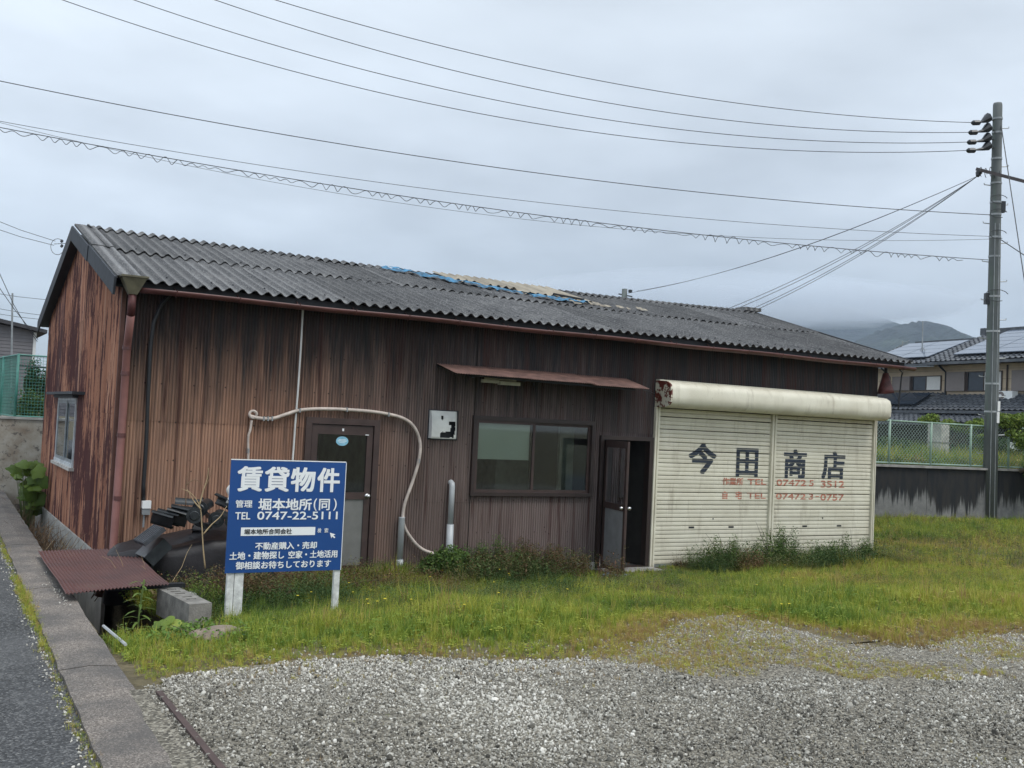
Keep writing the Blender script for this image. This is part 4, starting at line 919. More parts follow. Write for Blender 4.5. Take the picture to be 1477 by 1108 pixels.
# tarp heap
mb = MB()
def heap(u, v):
    a = 2*PI*u; r = v; x_ = .80 + .92*math.cos(a)*min(1, r*1.35)*(1 if math.cos(a) < 0 else 1.15) ; y_ = -.62 + .50*math.sin(a)*min(1, r*1.35)
    h = .80 if r < .62 else .80*max(0, 1 - ((r-.62)/.38)**2.2)
    h = h*(.90 + .16*math.cos(a - .2)); n_ = mnoise.noise(Vector((math.cos(a)*2.2, math.sin(a)*2.2, r*2)))
    return (x_ + .07*n_, min(y_ + .05*n_, -.09), max(-.1, h + .05*n_ - .08))
mb.grid(heap, 48, 14); o = mb.build('tarp_heap', M['tarp_black'], smooth=True); tag(o, 'dark tarp-covered heap against the shed behind the blue board', 'heap')
mb = MB()
P0 = np.array((.16, -1.15, .52))
for i in range(5):
    c0 = P0 + np.array((.055*i, .05*i, .055*i)); mb.obox(c0 + np.array((.1, .05, .0)), (.74, -.2, .64), (.25, .97, 0), (-.62, .16, .74), .03, .22, .012 + .004*(i % 2)) if 0 else None
SLC = on_y(216, 772, -1.15)
mb.obox(tuple(SLC), (.78, .1, .60), (-.12, .99, 0), (-.60, 0, .78), .135, .17, .02)
for i in range(6): mb.obox(SLC + np.array((-.12, .99, 0))*(-.14 + .056*i) + np.array((-.60, 0, .78))*.022, (.78, .1, .60), (-.12, .99, 0), (-.60, 0, .78), .13, .016, .006)
o = mb.build('ribbed_slab', M['slate']); tag(o, 'dark ribbed slate slab leaning on the left end of the tarp heap', 'slab')
mb = MB(); mb.obox(tuple(SLC + (.06, .04, -.17)), (.7, .1, .7), (-.12, .99, 0), (-.7, 0, .7), .14, .16, .07); o = mb.build('dark_rubble', M['kawara']); tag(o, 'black broken tile rubble beneath the leaning slate slab', 'rubble')
def tile_mb(w=.23, l=.24, t=.016):
    mb = MB(); n = 8
    pr_ = [(w*(i/n-.5), .05*math.sin(PI*2*(i/n)*.9 + .4)) for i in range(n+1)]
    vs = [(x_, y_, z_ + s_) for s_ in (0, t) for y_ in (-l/2, l/2) for x_, z_ in pr_]; m_ = n+1; fs = []
    for i in range(n): fs += [(i, m_+i, m_+i+1, i+1), (2*m_+i, 2*m_+i+1, 3*m_+i+1, 3*m_+i), (i, i+1, 2*m_+i+1, 2*m_+i), (m_+i, 3*m_+i, 3*m_+i+1, m_+i+1)]
    fs += [(0, 2*m_, 3*m_, m_), (n, m_+n, 3*m_+n, 2*m_+n)]; mb.add(vs, fs); return mb
def ridge_mb(r=.075, l=.28):
    mb = MB(); n = 10; vs = []
    for y_ in (-l/2, l/2):
        for rr in (r, r-.016):
            for i in range(n+1): a = PI*i/n; vs.append((rr*math.cos(a), y_, rr*math.sin(a)))
    m_ = n+1; fs = []
    for i in range(n): fs += [(i, i+1, 2*m_+i+1, 2*m_+i), (m_+i, 3*m_+i, 3*m_+i+1, m_+i+1), (i, m_+i, m_+i+1, i+1), (2*m_+i, 2*m_+i+1, 3*m_+i+1, 3*m_+i)]
    mb.add(vs, fs)
    mb.tube([(0, -l/2-.014, .012), (0, -l/2, .012)], .088, 20); mb.tube([(0, -l/2-.024, .012), (0, -l/2-.012, .012)], [.045, .055], 16); return mb
GT = 'black roof tiles piled on the tarp heap'
def tp(px_, py_, y_): p_ = on_y(px_, py_, y_); return float(p_[0]), float(p_[1]), float(p_[2])
specs = [('tile', *tp(234, 748, -1.0), 1.25, .45, 'black roof tile lowest at the left end of the tile pile'), ('tile', *tp(243, 745, -.98), 1.2, .4, 'black roof tile second up at the left end of the tile pile'),
         ('tile', *tp(254, 745, -1.05), 1.45, .5, 'black roof tile lying third from the left in the tile pile'), ('tile', *tp(262, 738, -1.0), 1.3, .35, 'black roof tile with a pale edge just left of the round end tiles'),
         ('ridge', *tp(281, 741, -1.12), -.25, 0, 'round ended ridge tile with concentric rings under the dead twig'), ('ridge', *tp(311, 747, -1.1), -.2, 0, 'round ended ridge tile close to the left edge of the blue board'),
         ('tile', *tp(286, 752, -1.12), .3, .15, 'broken black roof tile tucked below the ringed end tile'), ('tile', *tp(268, 736, -.9), 1.0, .1, 'black roof tile lying under the two topmost half round tiles'), ('ridge', *tp(271, 726, -.92), 1.35, .1, 'half round ridge tile on its side at the top of the tile pile'),
         ('ridge', *tp(294, 729, -.92), -.5, .2, 'topmost half round ridge tile, right of another on the pile'), ('tile', *tp(300, 742, -.9), .1, .1, 'black roof tile bridging the gap between the round end tiles'), ('ridge', *tp(325, 745, -1.0), .3, .2, 'half round ridge tile half hidden by the blue board'),
         ('ridge', *tp(324, 724, -.85), 1.2, .9, 'ridge tile standing against the left edge of the blue board'), ('tile', 1.5, -.8, .80, .4, .1, 'black roof tile behind the blue board')]
for kd, x_, y_, z_, rz, ry, lab in specs:
    mb = tile_mb() if kd == 'tile' else ridge_mb(); o = mb.build('roof_tile' if kd == 'tile' else 'ridge_tile', M['kawara'], smooth=False)
    o.location = (x_, y_, z_ - .02); o.rotation_euler = (ry*.6, ry, rz); tag(o, lab, 'roof tile', GT)
mb = MB(); P = [on_y(337, 697, -.9), on_y(329, 706, -.9), on_y(332, 716, -.9), on_y(328, 726, -.9)]; mb.tube(catmull(P, 4), .022, 7); o = mb.build('pale_hose', M['pvc_white'], smooth=True); tag(o, 'short pale hose end poking out behind the blue board', 'hose')

# ============================================================ UTILITY POLE AND WIRES
KP = .940   # the pole stands just in front of the wall
PX, PY_ = float(CP[0] + KP*(26.5-CP[0])), float(CP[1] + KP*(7.17-CP[1]))
pole = thing('utility_pole', 'tall grey concrete utility pole in front of the stained wall', 'utility pole', (PX, PY_, 0))
def pax(z): zo = (z-CP[2])/KP + CP[2]; return CP + KP*(np.array((26.50 - .505*zo/12.6, 7.17 - .22*zo/12.6, zo)) - CP)
mb = MB(); mb.tube([pax(-.2), pax(4), pax(8), pax(11.93), pax(11.98)], [.205, .18, .155, .125, .11], 20); mb.build('pole_shaft', M['pole'], pole, smooth=True)
bolt_me = None
for i in range(18):
    z = 1.9 + i*.55; sd_ = 1 if i % 2 else -1; a = np.array((.86, -.5, 0))*sd_
    mb = MB(); r = .2 - z*.0062; mb.tube([pax(z) + a*r*.7, pax(z + .02) + a*(r + .2), pax(z + .06) + a*(r + .205)], .014, 6)
    mb.build('step_bolt', M['galv'], pole)
for z in (3.1, 3.9, 5.4, 6.4, 7.55, 8.1, 8.75, 9.1, 9.65, 10.35, 11.1, 11.5):
    r = .207 - z*.0065 + .012; mb = MB(); mb.tube([pax(z), pax(z+.05)], r, 16); mb.build('steel_band', M['galv'] if z > 7 else M['pvc'], pole)
camdir = np.array((-.86, .5, 0)); tocam = np.array((-.5, -.86, 0))
mb = MB(); p0 = pax(3.42) + tocam*.19 + np.array((.86, -.5, 0))*.1; mb.box(p0 - (.03, .02, .28), p0 + (.07, .0, 0)); mb.box(p0 - (.05, .02, .62), p0 + (.05, .0, -.31)); mb.build('number_plate', M['white_paint'], pole)
for (dx) in (-.05, .09):
    mb = MB(); mb.tube([pax(.1) + tocam*.2 + camdir*dx, pax(8.5) + tocam*.155 + camdir*dx*.8], .012, 6); mb.build('ground_wire', M['galv'], pole)
mb = MB(); a0 = at(1409, 244, 31.7*KP); a1 = at(1486, 264, 30.2*KP); mb.bar(a0, a1, .09, .09); mb.build('crossarm', simple('rusty_crossarm', (.085, .07, .07), .7), pole)
for q in (.04, .96):
    c0 = a0 + (a1-a0)*q; mb = MB(); mb.tube([c0, c0 + (0, 0, -.1), c0 + (-.05, 0, -.2)], [.05, .09, .05], 8); mb.build('insulator', M['ceramic'], pole)
mb = MB()
for k_ in range(5):
    c0 = at(1415 + k_*7, 248 + random.uniform(-1, 6), 31.5*KP); mb.tube([c0 + .16*np.array((math.cos(a), .5*math.cos(a), math.sin(a)*.8)) for a in np.linspace(0, 5, 10)], .01, 5)
mb.build('jumper_loop', M['cable'], pole)
for z_ in (6.6, 8.3, 8.9, 9.3): mb = MB(); c0 = pax(z_) + tocam*.2; mb.tube([c0 + np.array((.55*math.cos(a)*.86, -.5*.55*math.cos(a), -.28 + .28*math.sin(a)))*(.6 if z_ < 8 else .45) for a in np.linspace(.3, 5.2, 12)], .011, 5); mb.build('cable_loop', M['cable'], pole)
for z_, s_ in ((6.35, 1), (9.0, -1)): mb = MB(); c0 = pax(z_) + camdir*.2*s_; mb.obox(c0, camdir, tocam, (0, 0, 1), .06, .07, .16); mb.build('junction_box', M['ceramic'], pole)
# main lines: parabola through three image points, in the vertical plane of the two ends
def wire(name, label, px, DL, DR, r=.012, extend=.35, group='overhead wires strung to the utility pole', spiral=False, cat='wire', mat='cable', right_end=None):
    pl = at(*px[0], DL); prr = at(*px[2], DR) if right_end is None else np.array(right_end)
    h = (prr - pl)[:2]; nrm_ = np.array((h[1], -h[0], 0)); d = ray(*px[1]); pm = CP + d*(((pl - CP) @ nrm_)/(d @ nrm_))
    Lh = np.linalg.norm(h); sm_ = ((pm - pl)[:2] @ h)/Lh/Lh
    A = np.array([[0, 0, 1], [sm_**2, sm_, 1], [1, 1, 1]]); co = np.linalg.solve(A, [pl[2], pm[2], prr[2]])
    t0 = -extend; pts = [np.array((pl[0] + h[0]*t, pl[1] + h[1]*t, co[0]*t*t + co[1]*t + co[2])) for t in np.linspace(t0, 1, 48)]
    mb = MB(); mb.tube(pts, r*.78, 5)
    if spiral:
        n_ = 1800; sp = []
        Lw = np.linalg.norm(pts[-1]-pts[0])
        for i in range(n_):
            t = t0 + (1-.03-t0)*i/n_; p_ = np.array((pl[0] + h[0]*t, pl[1] + h[1]*t, co[0]*t*t + co[1]*t + co[2])); a = i*.36 + 2.4*mnoise.noise(Vector((i*.02, 0, 0)))*3; R_ = max(.012, .055 + .11*mnoise.noise(Vector((i*.013, 4, 0))))
            sp.append(p_ + np.array((0, R_*math.cos(a)*.6, R_*math.sin(a) - .06)))
        mb.tube(sp, r*.62, 4)
    o = mb.build(name, M[mat]); tag(o, label, cat, group); return pts
tops = [((397, 0), (905, 124), 1404, 177, 'first (uppermost)'), ((310, 0), (885, 150), 1400, 191, 'second'), ((193, 0), (870, 172), 1398, 205, 'third'), ((90, 0), (850, 190), 1397, 217, 'fourth (lowest)')]
for i, (l_, m_, rx, ry, w_) in enumerate(tops):
    wire('power_line', '%s of the four power lines from the top of the utility pole' % w_, (l_, m_, (rx, ry)), 25, 31*KP, .013)
    mb = MB(); e = at(rx, ry, 31*KP); q = at(1417, ry-1-1*i*.0, 31.2*KP); s_ = at(rx+8, ry, 31.05*KP); mb.tube([at(rx-3, ry, 31*KP), at(rx, ry+.3, 31*KP), s_, at(rx+9, ry, 31.1*KP)], [.03, .075, .075, .03], 8); mb.build('strain_clamp', M['ceramic'], pole)
    mb = MB(); mb.tube([at(rx+9, ry-.5, 31.1*KP), at(1417, ry-2, 31.2*KP), at(1425, ry-7, 31.3*KP), at(1429, ry-5, 31.35*KP)], [.02, .05, .14, .06], 8); mb.build('insulator', M['ceramic'], pole)
    mb = MB(); mb.tube([at(1425, ry-5, 31.3*KP), at(1432, ry-4, 31.5*KP)], .03, 6); mb.build('insulator_bracket', M['galv'], pole)
wire('telephone_cable', 'single cable crossing the sky well above the coiled cable', ((0, 117), (740, 245), (1428, 310)), 24, 31.2*KP, .014)
wire('telephone_cable', 'thin cable just above the coiled cable', ((0, 175), (700, 283), (1427, 341)), 24, 31.2*KP, .009)
wire('telephone_cable', 'thin faint cable meeting the pole below two others', ((0, 177), (1000, 338), (1427, 345)), 26, 31.2*KP, .007)
wire('coiled_cable', 'cable with a loose coil wrapped round it, lowest across the sky', ((0, 184), (700, 300), (1425, 375)), 24, 31.2*KP, .013, spiral=True)
A_ = a0 + (a1-a0)*.04 + np.array((-.05, 0, -.2))
for i, (x_, y_, D_) in enumerate(((906, 423, 47), (918, 420, 47.5))):
    P = [A_ + (at(x_, y_, D_) - A_)*t + np.array((0, 0, -.9*t*(1-t)*2)) for t in np.linspace(0, 1, 16)]; o = MB().tube(P, .008, 5).build('service_wire', M['cable']); tag(o, ('upper' if i == 0 else 'lower') + ' of the two wires sloping from the crossarm to the distant pole', 'wire', 'wires fanning down from the crossarm')
for i, (x_, y_) in enumerate(((1046, 447), (1058, 447), (1074, 450), (1083, 450))):
    P = [A_ + np.array((0, .02*i, -.01*i)) + (at(x_, y_, 30) - A_)*t + np.array((0, 0, -.5*t*(1-t)*2)) for t in np.linspace(0, 1.12, 16)]; o = MB().tube(P, .008, 5).build('service_wire', M['cable']); tag(o, ('first', 'second', 'third', 'fourth')[i] + ' from the left of four wires sloping down behind the shed ridge', 'wire', 'wires fanning down from the crossarm')
o = MB().tube([at(1444, 180, 31.4*KP), at(1477, 400, 29*KP), at(1500, 560, 27*KP)], .014, 5).build('guy_wire', M['cable']); tag(o, 'steep guy wire right of the utility pole', 'wire')
o = MB().tube([at(1444, 346, 31.2*KP), at(1477, 368, 29*KP), at(1520, 396, 27*KP)], .014, 5).build('side_wire', M['cable']); tag(o, 'short wire leaving the pole to the lower right', 'wire')
# distant pole behind the roof
t = thing('distant_pole', 'short top of a distant concrete pole above the shed ridge', 'utility pole', tuple(at(900, 417, 47) * (1, 1, 0))); q = at(901, 417, 47)
mb = MB(); mb.tube([(q[0], q[1], 0), (q[0], q[1], q[2])], [.2, .13], 10); mb.build('pole_shaft', M['pole'], t, smooth=True)
mb = MB(); e = at(909, 422, 46.8); mb.tube([e, e + (.0, 0, .12)], .09, 6); mb.bar(at(892, 424, 47), at(912, 428, 47), .05, .05); mb.build('insulator', M['ceramic'], t)

# ============================================================ RIGHT BACKGROUND
rw = thing('retaining_wall', 'black water-stained concrete retaining wall right of the shed', 'wall', (20, 6.4, 0))
wd = np.array((26.08-20.44, 5.8-6.40, 0)); wd /= np.linalg.norm(wd)
W0 = np.array((20.44, 6.40, 0)) - wd*8.5; WL = 26
for i in range(5):
    a = W0 + wd*(i*5.2 + .006); b_ = W0 + wd*((i+1)*5.2 - .006); mb = MB(); nn = np.array((wd[1], -wd[0], 0))
    mb.prism([a - nn*0 + (0, 0, -.3), b_ + (0, 0, -.3), b_ + (0, 0, 1.44), a + (0, 0, 1.44)], -nn*.25); o = mb.build('wall_panel', M['wall_stained'], rw); recalc(o)
mb = MB(); nn = np.array((wd[1], -wd[0], 0)); mb.obox(W0 + wd*13 - nn*.10 + (0, 0, 1.47), wd, nn, (0, 0, 1), 13, .17, .03); mb.build('wall_cap', M['concrete'], rw)
fe = thing('chain_link_fence', 'pale green chain link fence on top of the stained wall', 'fence', (22.5, 6.3, 1.5))
F0 = W0 - nn*.12
k_ = 0; sx_ = (22.56 - F0[0])/wd[0]; s_ = sx_ % 1.52
while s_ < 25.5:
    p = F0 + wd*s_; mb = MB(); mb.tube([p + (0, 0, 1.47), p + (0, 0, 2.73)], .032, 8); mb.build('fence_post', M['pale_fence'], fe, smooth=True)
    if s_ + 1.52 < 25.6:
        mb = MB(); zb, zt = 1.56, 2.68; H = zt - zb; w_ = 1.52; c_ = -H
        while c_ < w_:
            for sg_ in (1, -1):
                u0, u1 = max(0, c_), min(w_, c_ + H)
                if u1 - u0 > .02:
                    za, zb2 = zb + (u0 - c_), zb + (u1 - c_)
                    if sg_ < 0: q0 = p + wd*(w_-u0); q1 = p + wd*(w_-u1)
                    else: q0 = p + wd*u0; q1 = p + wd*u1
                    mb.tube([(q0[0], q0[1] + .002*sg_, za), (q1[0], q1[1] + .002*sg_, zb2)], .0065, 3, cap=False)
            c_ += .112
        mb.build('chain_link_panel', M['wire_grey'], fe)
        for z in (1.55, 2.70): mb = MB(); mb.tube([p + (0, 0, z), p + wd*1.52 + (0, 0, z)], .022, 8); mb.build('fence_rail', M['pale_fence'], fe, smooth=True)
    s_ += 1.52
# house
H0 = np.array((39.348, 21.717, 0)); ha_ = np.array((-.0784, -.9969, 0)); hn = np.array((-.9969, .0784, 0)); up = np.array((0, 0, 1.))
def hp_(s_, o, z): return H0 + ha_*s_ + hn*o + up*z
def hbox(mb, s0, s1, o0, o1, z0, z1): mb.obox(hp_((s0+s1)/2, (o0+o1)/2, (z0+z1)/2), ha_, hn, up, (s1-s0)/2, abs(o1-o0)/2, (z1-z0)/2)
hs_ = thing('two_storey_house', 'two storey beige house with black tiled roofs and solar panels', 'house', tuple(H0 + up*1.2))
mb = MB(); hbox(mb, -1.6, 3.42, -6, -.25, 1.2, 5.78); mb.build('left_wing_wall', M['beige_wall'], hs_)
mb = MB(); hbox(mb, 3.42, 14, -7, 0, 1.2, 5.78); mb.build('main_wall', M['beige_wall'], hs_)
mb = MB(); hbox(mb, 3.42, 14, 0, .008, 4.44, 4.46); hbox(mb, -1.6, 3.40, -.25, -.242, 4.56, 4.58); mb.build('band', M['taupe'], hs_)
# horizontal siding grooves
mb = MB()
for z in np.arange(4.2, 5.75, .45): hbox(mb, 3.43, 14, .0, .006, z, z+.015); hbox(mb, -1.6, 3.40, -.25, -.244, z, z+.015)
mb.build('siding_joint', simple('groove', (.2, .17, .14), .8), hs_)
def hwin(s0, sm, s1, z0, z1, o):
    mb = MB(); hbox(mb, s0, s0 + (sm - s0), o, o + .14, z0 - .02, z1 + .03); mb.build('shutter_box', M['taupe'], hs_)
    mb = MB(); hbox(mb, sm, s1, o, o + .05, z0 - .04, z0); hbox(mb, sm, s1, o, o + .05, z1, z1 + .04); hbox(mb, s1 - .05, s1, o, o + .05, z0, z1); hbox(mb, sm, sm + .12, o, o + .06, z0, z1); hbox(mb, (sm+s1)/2 - .02, (sm+s1)/2 + .03, o, o + .045, z0, z1); f = mb.build('window_frame', M['bronze'], hs_)
    mid = (sm + s1)/2
    mb = MB(); hbox(mb, sm + .12, mid - .02, o, o + .02, z0, z1); mb.build('pane', M['dark_glass'], f)
    mb = MB(); hbox(mb, mid + .03, s1 - .05, o, o + .02, z0, z1); mb.build('pane', M['curtain'], f)
hwin(.0, 1.10, 2.9, 4.67, 5.30, -.25); hwin(3.50, 4.50, 6.40, 4.60, 5.42, 0); hwin(6.95, 8.2, 10, 4.58, 5.42, 0)
mb = MB(); mb.tube([hp_(3.38, .5, 5.75), hp_(3.40, .3, 5.6), hp_(3.40, .06, 5.45), hp_(3.40, .06, 3.9)], .05, 7); mb.build('downpipe', M['black_board'], hs_)
mb = MB(); mb.tube([hp_(6.66, .05, 5.7), hp_(6.66, .05, 4.45)], .035, 7); mb.build('brown_pipe', M['bronze'], hs_)
mb = MB(); mb.tube([hp_(-.15, .5, 5.72), hp_(-.05, .2, 5.5), hp_(-.05, .0, 5.3), hp_(-.05, -.1, 4.0)], .045, 7); mb.build('downpipe', M['black_board'], hs_)
def tile_roof(name, s0, s1, oe, ze, orr, zr, trim0=0., pitch=.28, row=.30, mat='kawara_roof'):
    """one slope, eave at offset oe/height ze, ridge at orr/zr; rolls and stepped rows"""
    mb = MB(); Ls = math.hypot(oe - orr, zr - ze); nr = int(Ls/row); nw = int((s1-s0)/pitch)*6; dirv = (hn*(orr-oe) + up*(zr-ze))/Ls; nv_ = np.cross(ha_, dirv); nv_ = nv_ if nv_[2] > 0 else -nv_
    rows = []
    for j in range(nr+1):
        for h_ in ((.045,) if j == 0 else (.0, .045)): rows.append((j*row, h_))
    vs = []
    for (d, h_) in rows:
        for i in range(nw+1):
            s_ = s0 + trim0*d/Ls + (s1 - s0 - trim0*d/Ls)*i/nw; w_ = .055*max(0, math.sin(2*PI*s_/pitch))**.8 if math.sin(2*PI*s_/pitch) > 0 else 0
            vs.append(hp_(s_, oe, ze) + dirv*min(d, Ls) + nv_*(h_ + w_ - d*0))
    R = len(rows); mb.add(vs, [(j*(nw+1)+i, j*(nw+1)+i+1, (j+1)*(nw+1)+i+1, (j+1)*(nw+1)+i) for j in range(R-1) for i in range(nw)])
    a, b_, c_, d_ = hp_(s0, oe, ze-.12), hp_(s1, oe, ze-.12), hp_(s1, orr, zr-.12), hp_(s0+trim0, orr, zr-.12)
    mb.add([a, b_, c_, d_, a+up*.13, b_+up*.13], [(0, 3, 2, 1), (0, 1, 5, 4)])
    return mb.build(name, M[mat], hs_), dirv, nv_, Ls
r_, dv, nv2, Ls = tile_roof('main_roof', 2.6, 15, .75, 5.88, -3.6, 7.55, -.0)
tile_roof('main_roof_back', 2.6, 15, -8, 5.88, -3.6, 7.55)
l_, dvl, nvl, Lsl = tile_roof('left_roof', -2.3, 2.95, .45, 5.86, -3.2, 7.18)
tile_roof('left_roof_back', -2.3, 2.95, -7, 5.86, -3.2, 7.18)
mb = MB(); hbox(mb, 2.3, 15, -3.75, -3.45, 7.55, 7.80); mb.build('ridge', M['kawara_roof'], hs_)
mb = MB(); hbox(mb, 2.3, 2.6, -3.8, -3.4, 7.5, 7.85); mb.build('ridge_end', M['kawara_roof'], hs_)
mb = MB(); hbox(mb, -1.4, 2.7, -3.35, -3.05, 7.18, 7.36); mb.build('ridge', M['kawara_roof'], hs_)
mb = MB(); mb.prism([hp_(2.63, .75, 5.8), hp_(2.63, -3.6, 7.5), hp_(2.63, -8, 5.8)], ha_*.06); mb.build('gable_end', M['beige_wall'], hs_)
for (name, s0, n_c, cw, o0, z0, dirv, nv_, d0, d1, rows_) in (('m', 3.95, 5, 1.95, .75, 5.88, dv, nv2, .55, 4.45, 6), ('l', -1.6, 2, 1.9, .45, 5.86, dvl, nvl, .6, 3.6, 4)):
    for c_ in range(n_c):
        for r0 in range(rows_):
            h = (d1-d0)/rows_; a = d0 + h*r0; mid = hp_(s0 + cw*(c_+.5), o0, z0) + dirv*(a + h/2) + nv_*.17
            mb = MB(); mb.obox(mid, ha_, dirv, nv_, cw/2 - .025, h/2 - .02, .02); mb.build('solar_panel', M['solar'], hs_)
for (s0, s1, oe, ze, orr, zr) in ((3.45, 15, 1.75, 3.62, .0, 4.42), (-2.2, 3.45, 1.5, 3.62, -.25, 4.55)): tile_roof('porch_roof', s0, s1, oe, ze, orr, zr)
tile_roof('lowest_roof', -2.2, 12, 2.9, 3.05, 1.4, 3.45)
mb = MB(); hbox(mb, -2, 14, 0, 1.35, 1.2, 3.5); mb.build('ground_floor_wall', simple('dark_ground_floor', (.07, .065, .06), .8), hs_)
for c_ in range(3):
    dvp = (hn*(-1.75) + up*.93); lp = np.linalg.norm(dvp); dvp /= lp; nvp = np.cross(ha_, dvp); nvp = nvp if nvp[2] > 0 else -nvp
    mb = MB(); mb.obox(hp_(-.6 + 1.35*c_, 1.5, 3.62) + dvp*.95 + nvp*.16, ha_, dvp, nvp, .65, .62, .02); mb.build('porch_solar_panel', M['dark_glass'], hs_)
ac = thing('air_conditioner', 'white outdoor air conditioner unit on the lower tiled roof', 'air conditioner', tuple(hp_(6.85, .5, 4.05)))
mb = MB(); hbox(mb, 6.52, 7.38, .25, .60, 4.10, 4.53); mb.build('unit_body', M['ac'], ac)
mb = MB(); hbox(mb, 6.6, 6.66, .3, .55, 3.98, 4.12); hbox(mb, 7.22, 7.28, .3, .55, 3.98, 4.12); mb.build('unit_feet', M['ac'], ac)
mb = MB(); c0 = hp_(6.80, .60, 4.32); mb.tube([c0, c0 + hn*.012], .19, 20); g_ = mb.build('fan_grille', M['taupe'], ac); mb = MB(); mb.tube([c0 + hn*.012, c0 + hn*.02], .07, 12); mb.build('fan_hub', M['ac'], ac)
t = thing('antenna_mast', 'thin antenna mast standing on the left roof of the house', 'antenna', tuple(hp_(-.2, -1.6, 6.6))); q0 = at(1330, 514, 50.5); q1 = at(1331, 463, 50.5)
mb = MB(); mb.tube([q0, q1], .035, 6); mb.build('mast', M['galv'], t)
mb = MB()
for d in ((-.5, 0), (.5, .2), (0, .5)): mb.tube([q0 + (0, 0, .5), q0 + np.array((d[1], d[0], -.1))], .012, 4)
mb.build('mast_stay', M['galv'], t)
t = thing('tv_antenna', 'small lattice television antenna left of the mast', 'antenna', tuple(at(1300, 512, 60)*(1, 1, 1))); mb = MB(); q0 = at(1300, 514, 60); q1 = at(1302, 492, 60); mb.tube([q0, q1], .04, 5)
for k_ in range(4): e = q0 + (q1-q0)*(.3 + .2*k_); mb.bar(e - ha_*.5 - (0, 0, .3), e + ha_*.5 + (0, 0, .1), .03, .03)
mb.build('antenna_rods', M['galv'], t)
mb = MB(); hbox(mb, -9.5, -3.0, 3.5, 4.2, 5.6, 5.7); 
# block pillar behind the fence
mb = MB(); p = at(1353, 646, 33.2); mb.box((p[0]-.2, p[1]-.25, 1.42), (p[0]+.2, p[1]+.25, 2.78)); 
t = thing('gate_pillar', 'grey block pillar standing behind the chain link fence', 'pillar', (p[0], p[1], 1.42)); mb.build('pillar_lower', M['concrete_pale'], t); mb = MB(); mb.box((p[0]-.22, p[1]-.27, 2.16), (p[0]+.22, p[1]+.27, 2.2)); mb.build('pillar_joint', M['concrete'], t)
# white low wall right behind the fence
mb = MB(); a = at(1440, 640, 38); mb.box((a[0]-.1, a[1]-4, 1.42), (a[0]+.1, a[1]+.6, 2.32)); o = mb.build('white_garden_wall', M['white_paint']); tag(o, 'low white garden wall glimpsed behind the fence right of the pole', 'wall')

# ============================================================ LEFT BACKGROUND
lw = thing('left_retaining_wall', 'flaking cream retaining wall at the back left of the shed', 'wall', (-.6, 9, 0))
mb = MB(); mb.box((-.62, 9.0, -.3), (1.5, 9.3, 1.74)); mb.build('wall_face', M['wall_flaky'], lw); mb = MB(); mb.box((-.66, 9.31, -.3), (-.3, 40, 1.74)); mb.build('wall_return', M['wall_flaky'], lw)
mb = MB(); mb.box((-.70, 8.97, 1.745), (1.5, 9.33, 1.79)); mb.build('wall_cap', M['concrete_pale'], lw)
gf = thing('green_mesh_fence', 'green steel mesh fence on the wall at the far left', 'fence', (-.37, 9.12, 1.79))
def meshpanel(p, q, z0, z1, sp, par):
    mb = MB(); p, q = np.array(p, float), np.array(q, float); Lq = np.linalg.norm(q-p); d = (q-p)/Lq; s_ = 0
    while s_ < Lq: a = p + d*s_; mb.tube([a + (0, 0, z0), a + (0, 0, z1)], .0035, 3, cap=False); s_ += sp
    z = z0
    while z < z1: mb.tube([p + (0, 0, z), q + (0, 0, z)], .0035, 3, cap=False); z += sp*1.1
    return mb.build('mesh_panel', M['green_fence'], par)
gz0, gz1 = 1.80, 2.98
for p, q in (((-.37, 9.12), (.30, 9.12)), ((-.37, 9.14), (-.50, 10.9)), ((-.50, 10.9), (-.62, 12.8)), ((-.62, 12.8), (-.75, 14.8))):
    p3 = np.array((*p, 0)); q3 = np.array((*q, 0)); meshpanel(p3, q3, gz0, gz1, .055, gf)
    for z in (gz0, gz1): mb = MB(); mb.tube([p3 + (0, 0, z), q3 + (0, 0, z)], .018, 6); mb.build('fence_rail', M['green_fence'], gf)
for p in ((-.37, 9.12), (.29, 9.12), (-.50, 10.9), (-.62, 12.8), (-.75, 14.8)): mb = MB(); mb.tube([(*p, 1.75), (*p, 3.0)], .026, 8); mb.build('fence_post', M['green_fence'], gf, smooth=True)
mb = MB(); mb.tube([(-.36, 9.14, 2.78), (.3, 9.14, 2.76)], .02, 6); mb.build('cross_rail', M['dark_roof'], gf)
# grey clapboard building
gb = thing('grey_outbuilding', 'grey clapboard building with a dark sloping roof behind the green fence', 'building', (-1, 20.2, 1.7))
yF = 20.2; A1 = on_y(-60, 452, yF); A2 = on_y(52, 477, yF); zb = 1.7
mb = MB(); nb = 26
z = zb; 
while z < 4.45:
    x1 = A2[0]; ztop = lambda x_: A1[2] + (A2[2]-A1[2])*(x_-A1[0])/(A2[0]-A1[0]) - .02
    # course clipped under the slope
    xe = x1
    if z + .1 > ztop(x1): xe = A1[0] + (z + .1 - A1[2] + .02)/(A2[2]-A1[2])*(A2[0]-A1[0])
    if xe > A1[0] + .1: mb.add([(A1[0]-6, yF, z), (xe, yF, z), (xe, yF-.012, z+.004), (A1[0]-6, yF-.012, z+.004), (A1[0]-6, yF, z+.1), (xe, yF, z+.1)], [(3, 2, 5, 4), (0, 1, 2, 3)])
    z += .1
mb.build('clapboard_front', M['grey_siding'], gb)
mb = MB(); mb.prism([(A1[0]-6, yF+.01, zb), (A2[0], yF+.01, zb), (A2[0], yF+.01, A2[2]-.04), (A1[0], yF+.01, A1[2]-.03), (A1[0]-6, yF+.01, A1[2]-.03)], (0, 7, 0)); mb.build('side_wall', M['grey_siding'], gb)
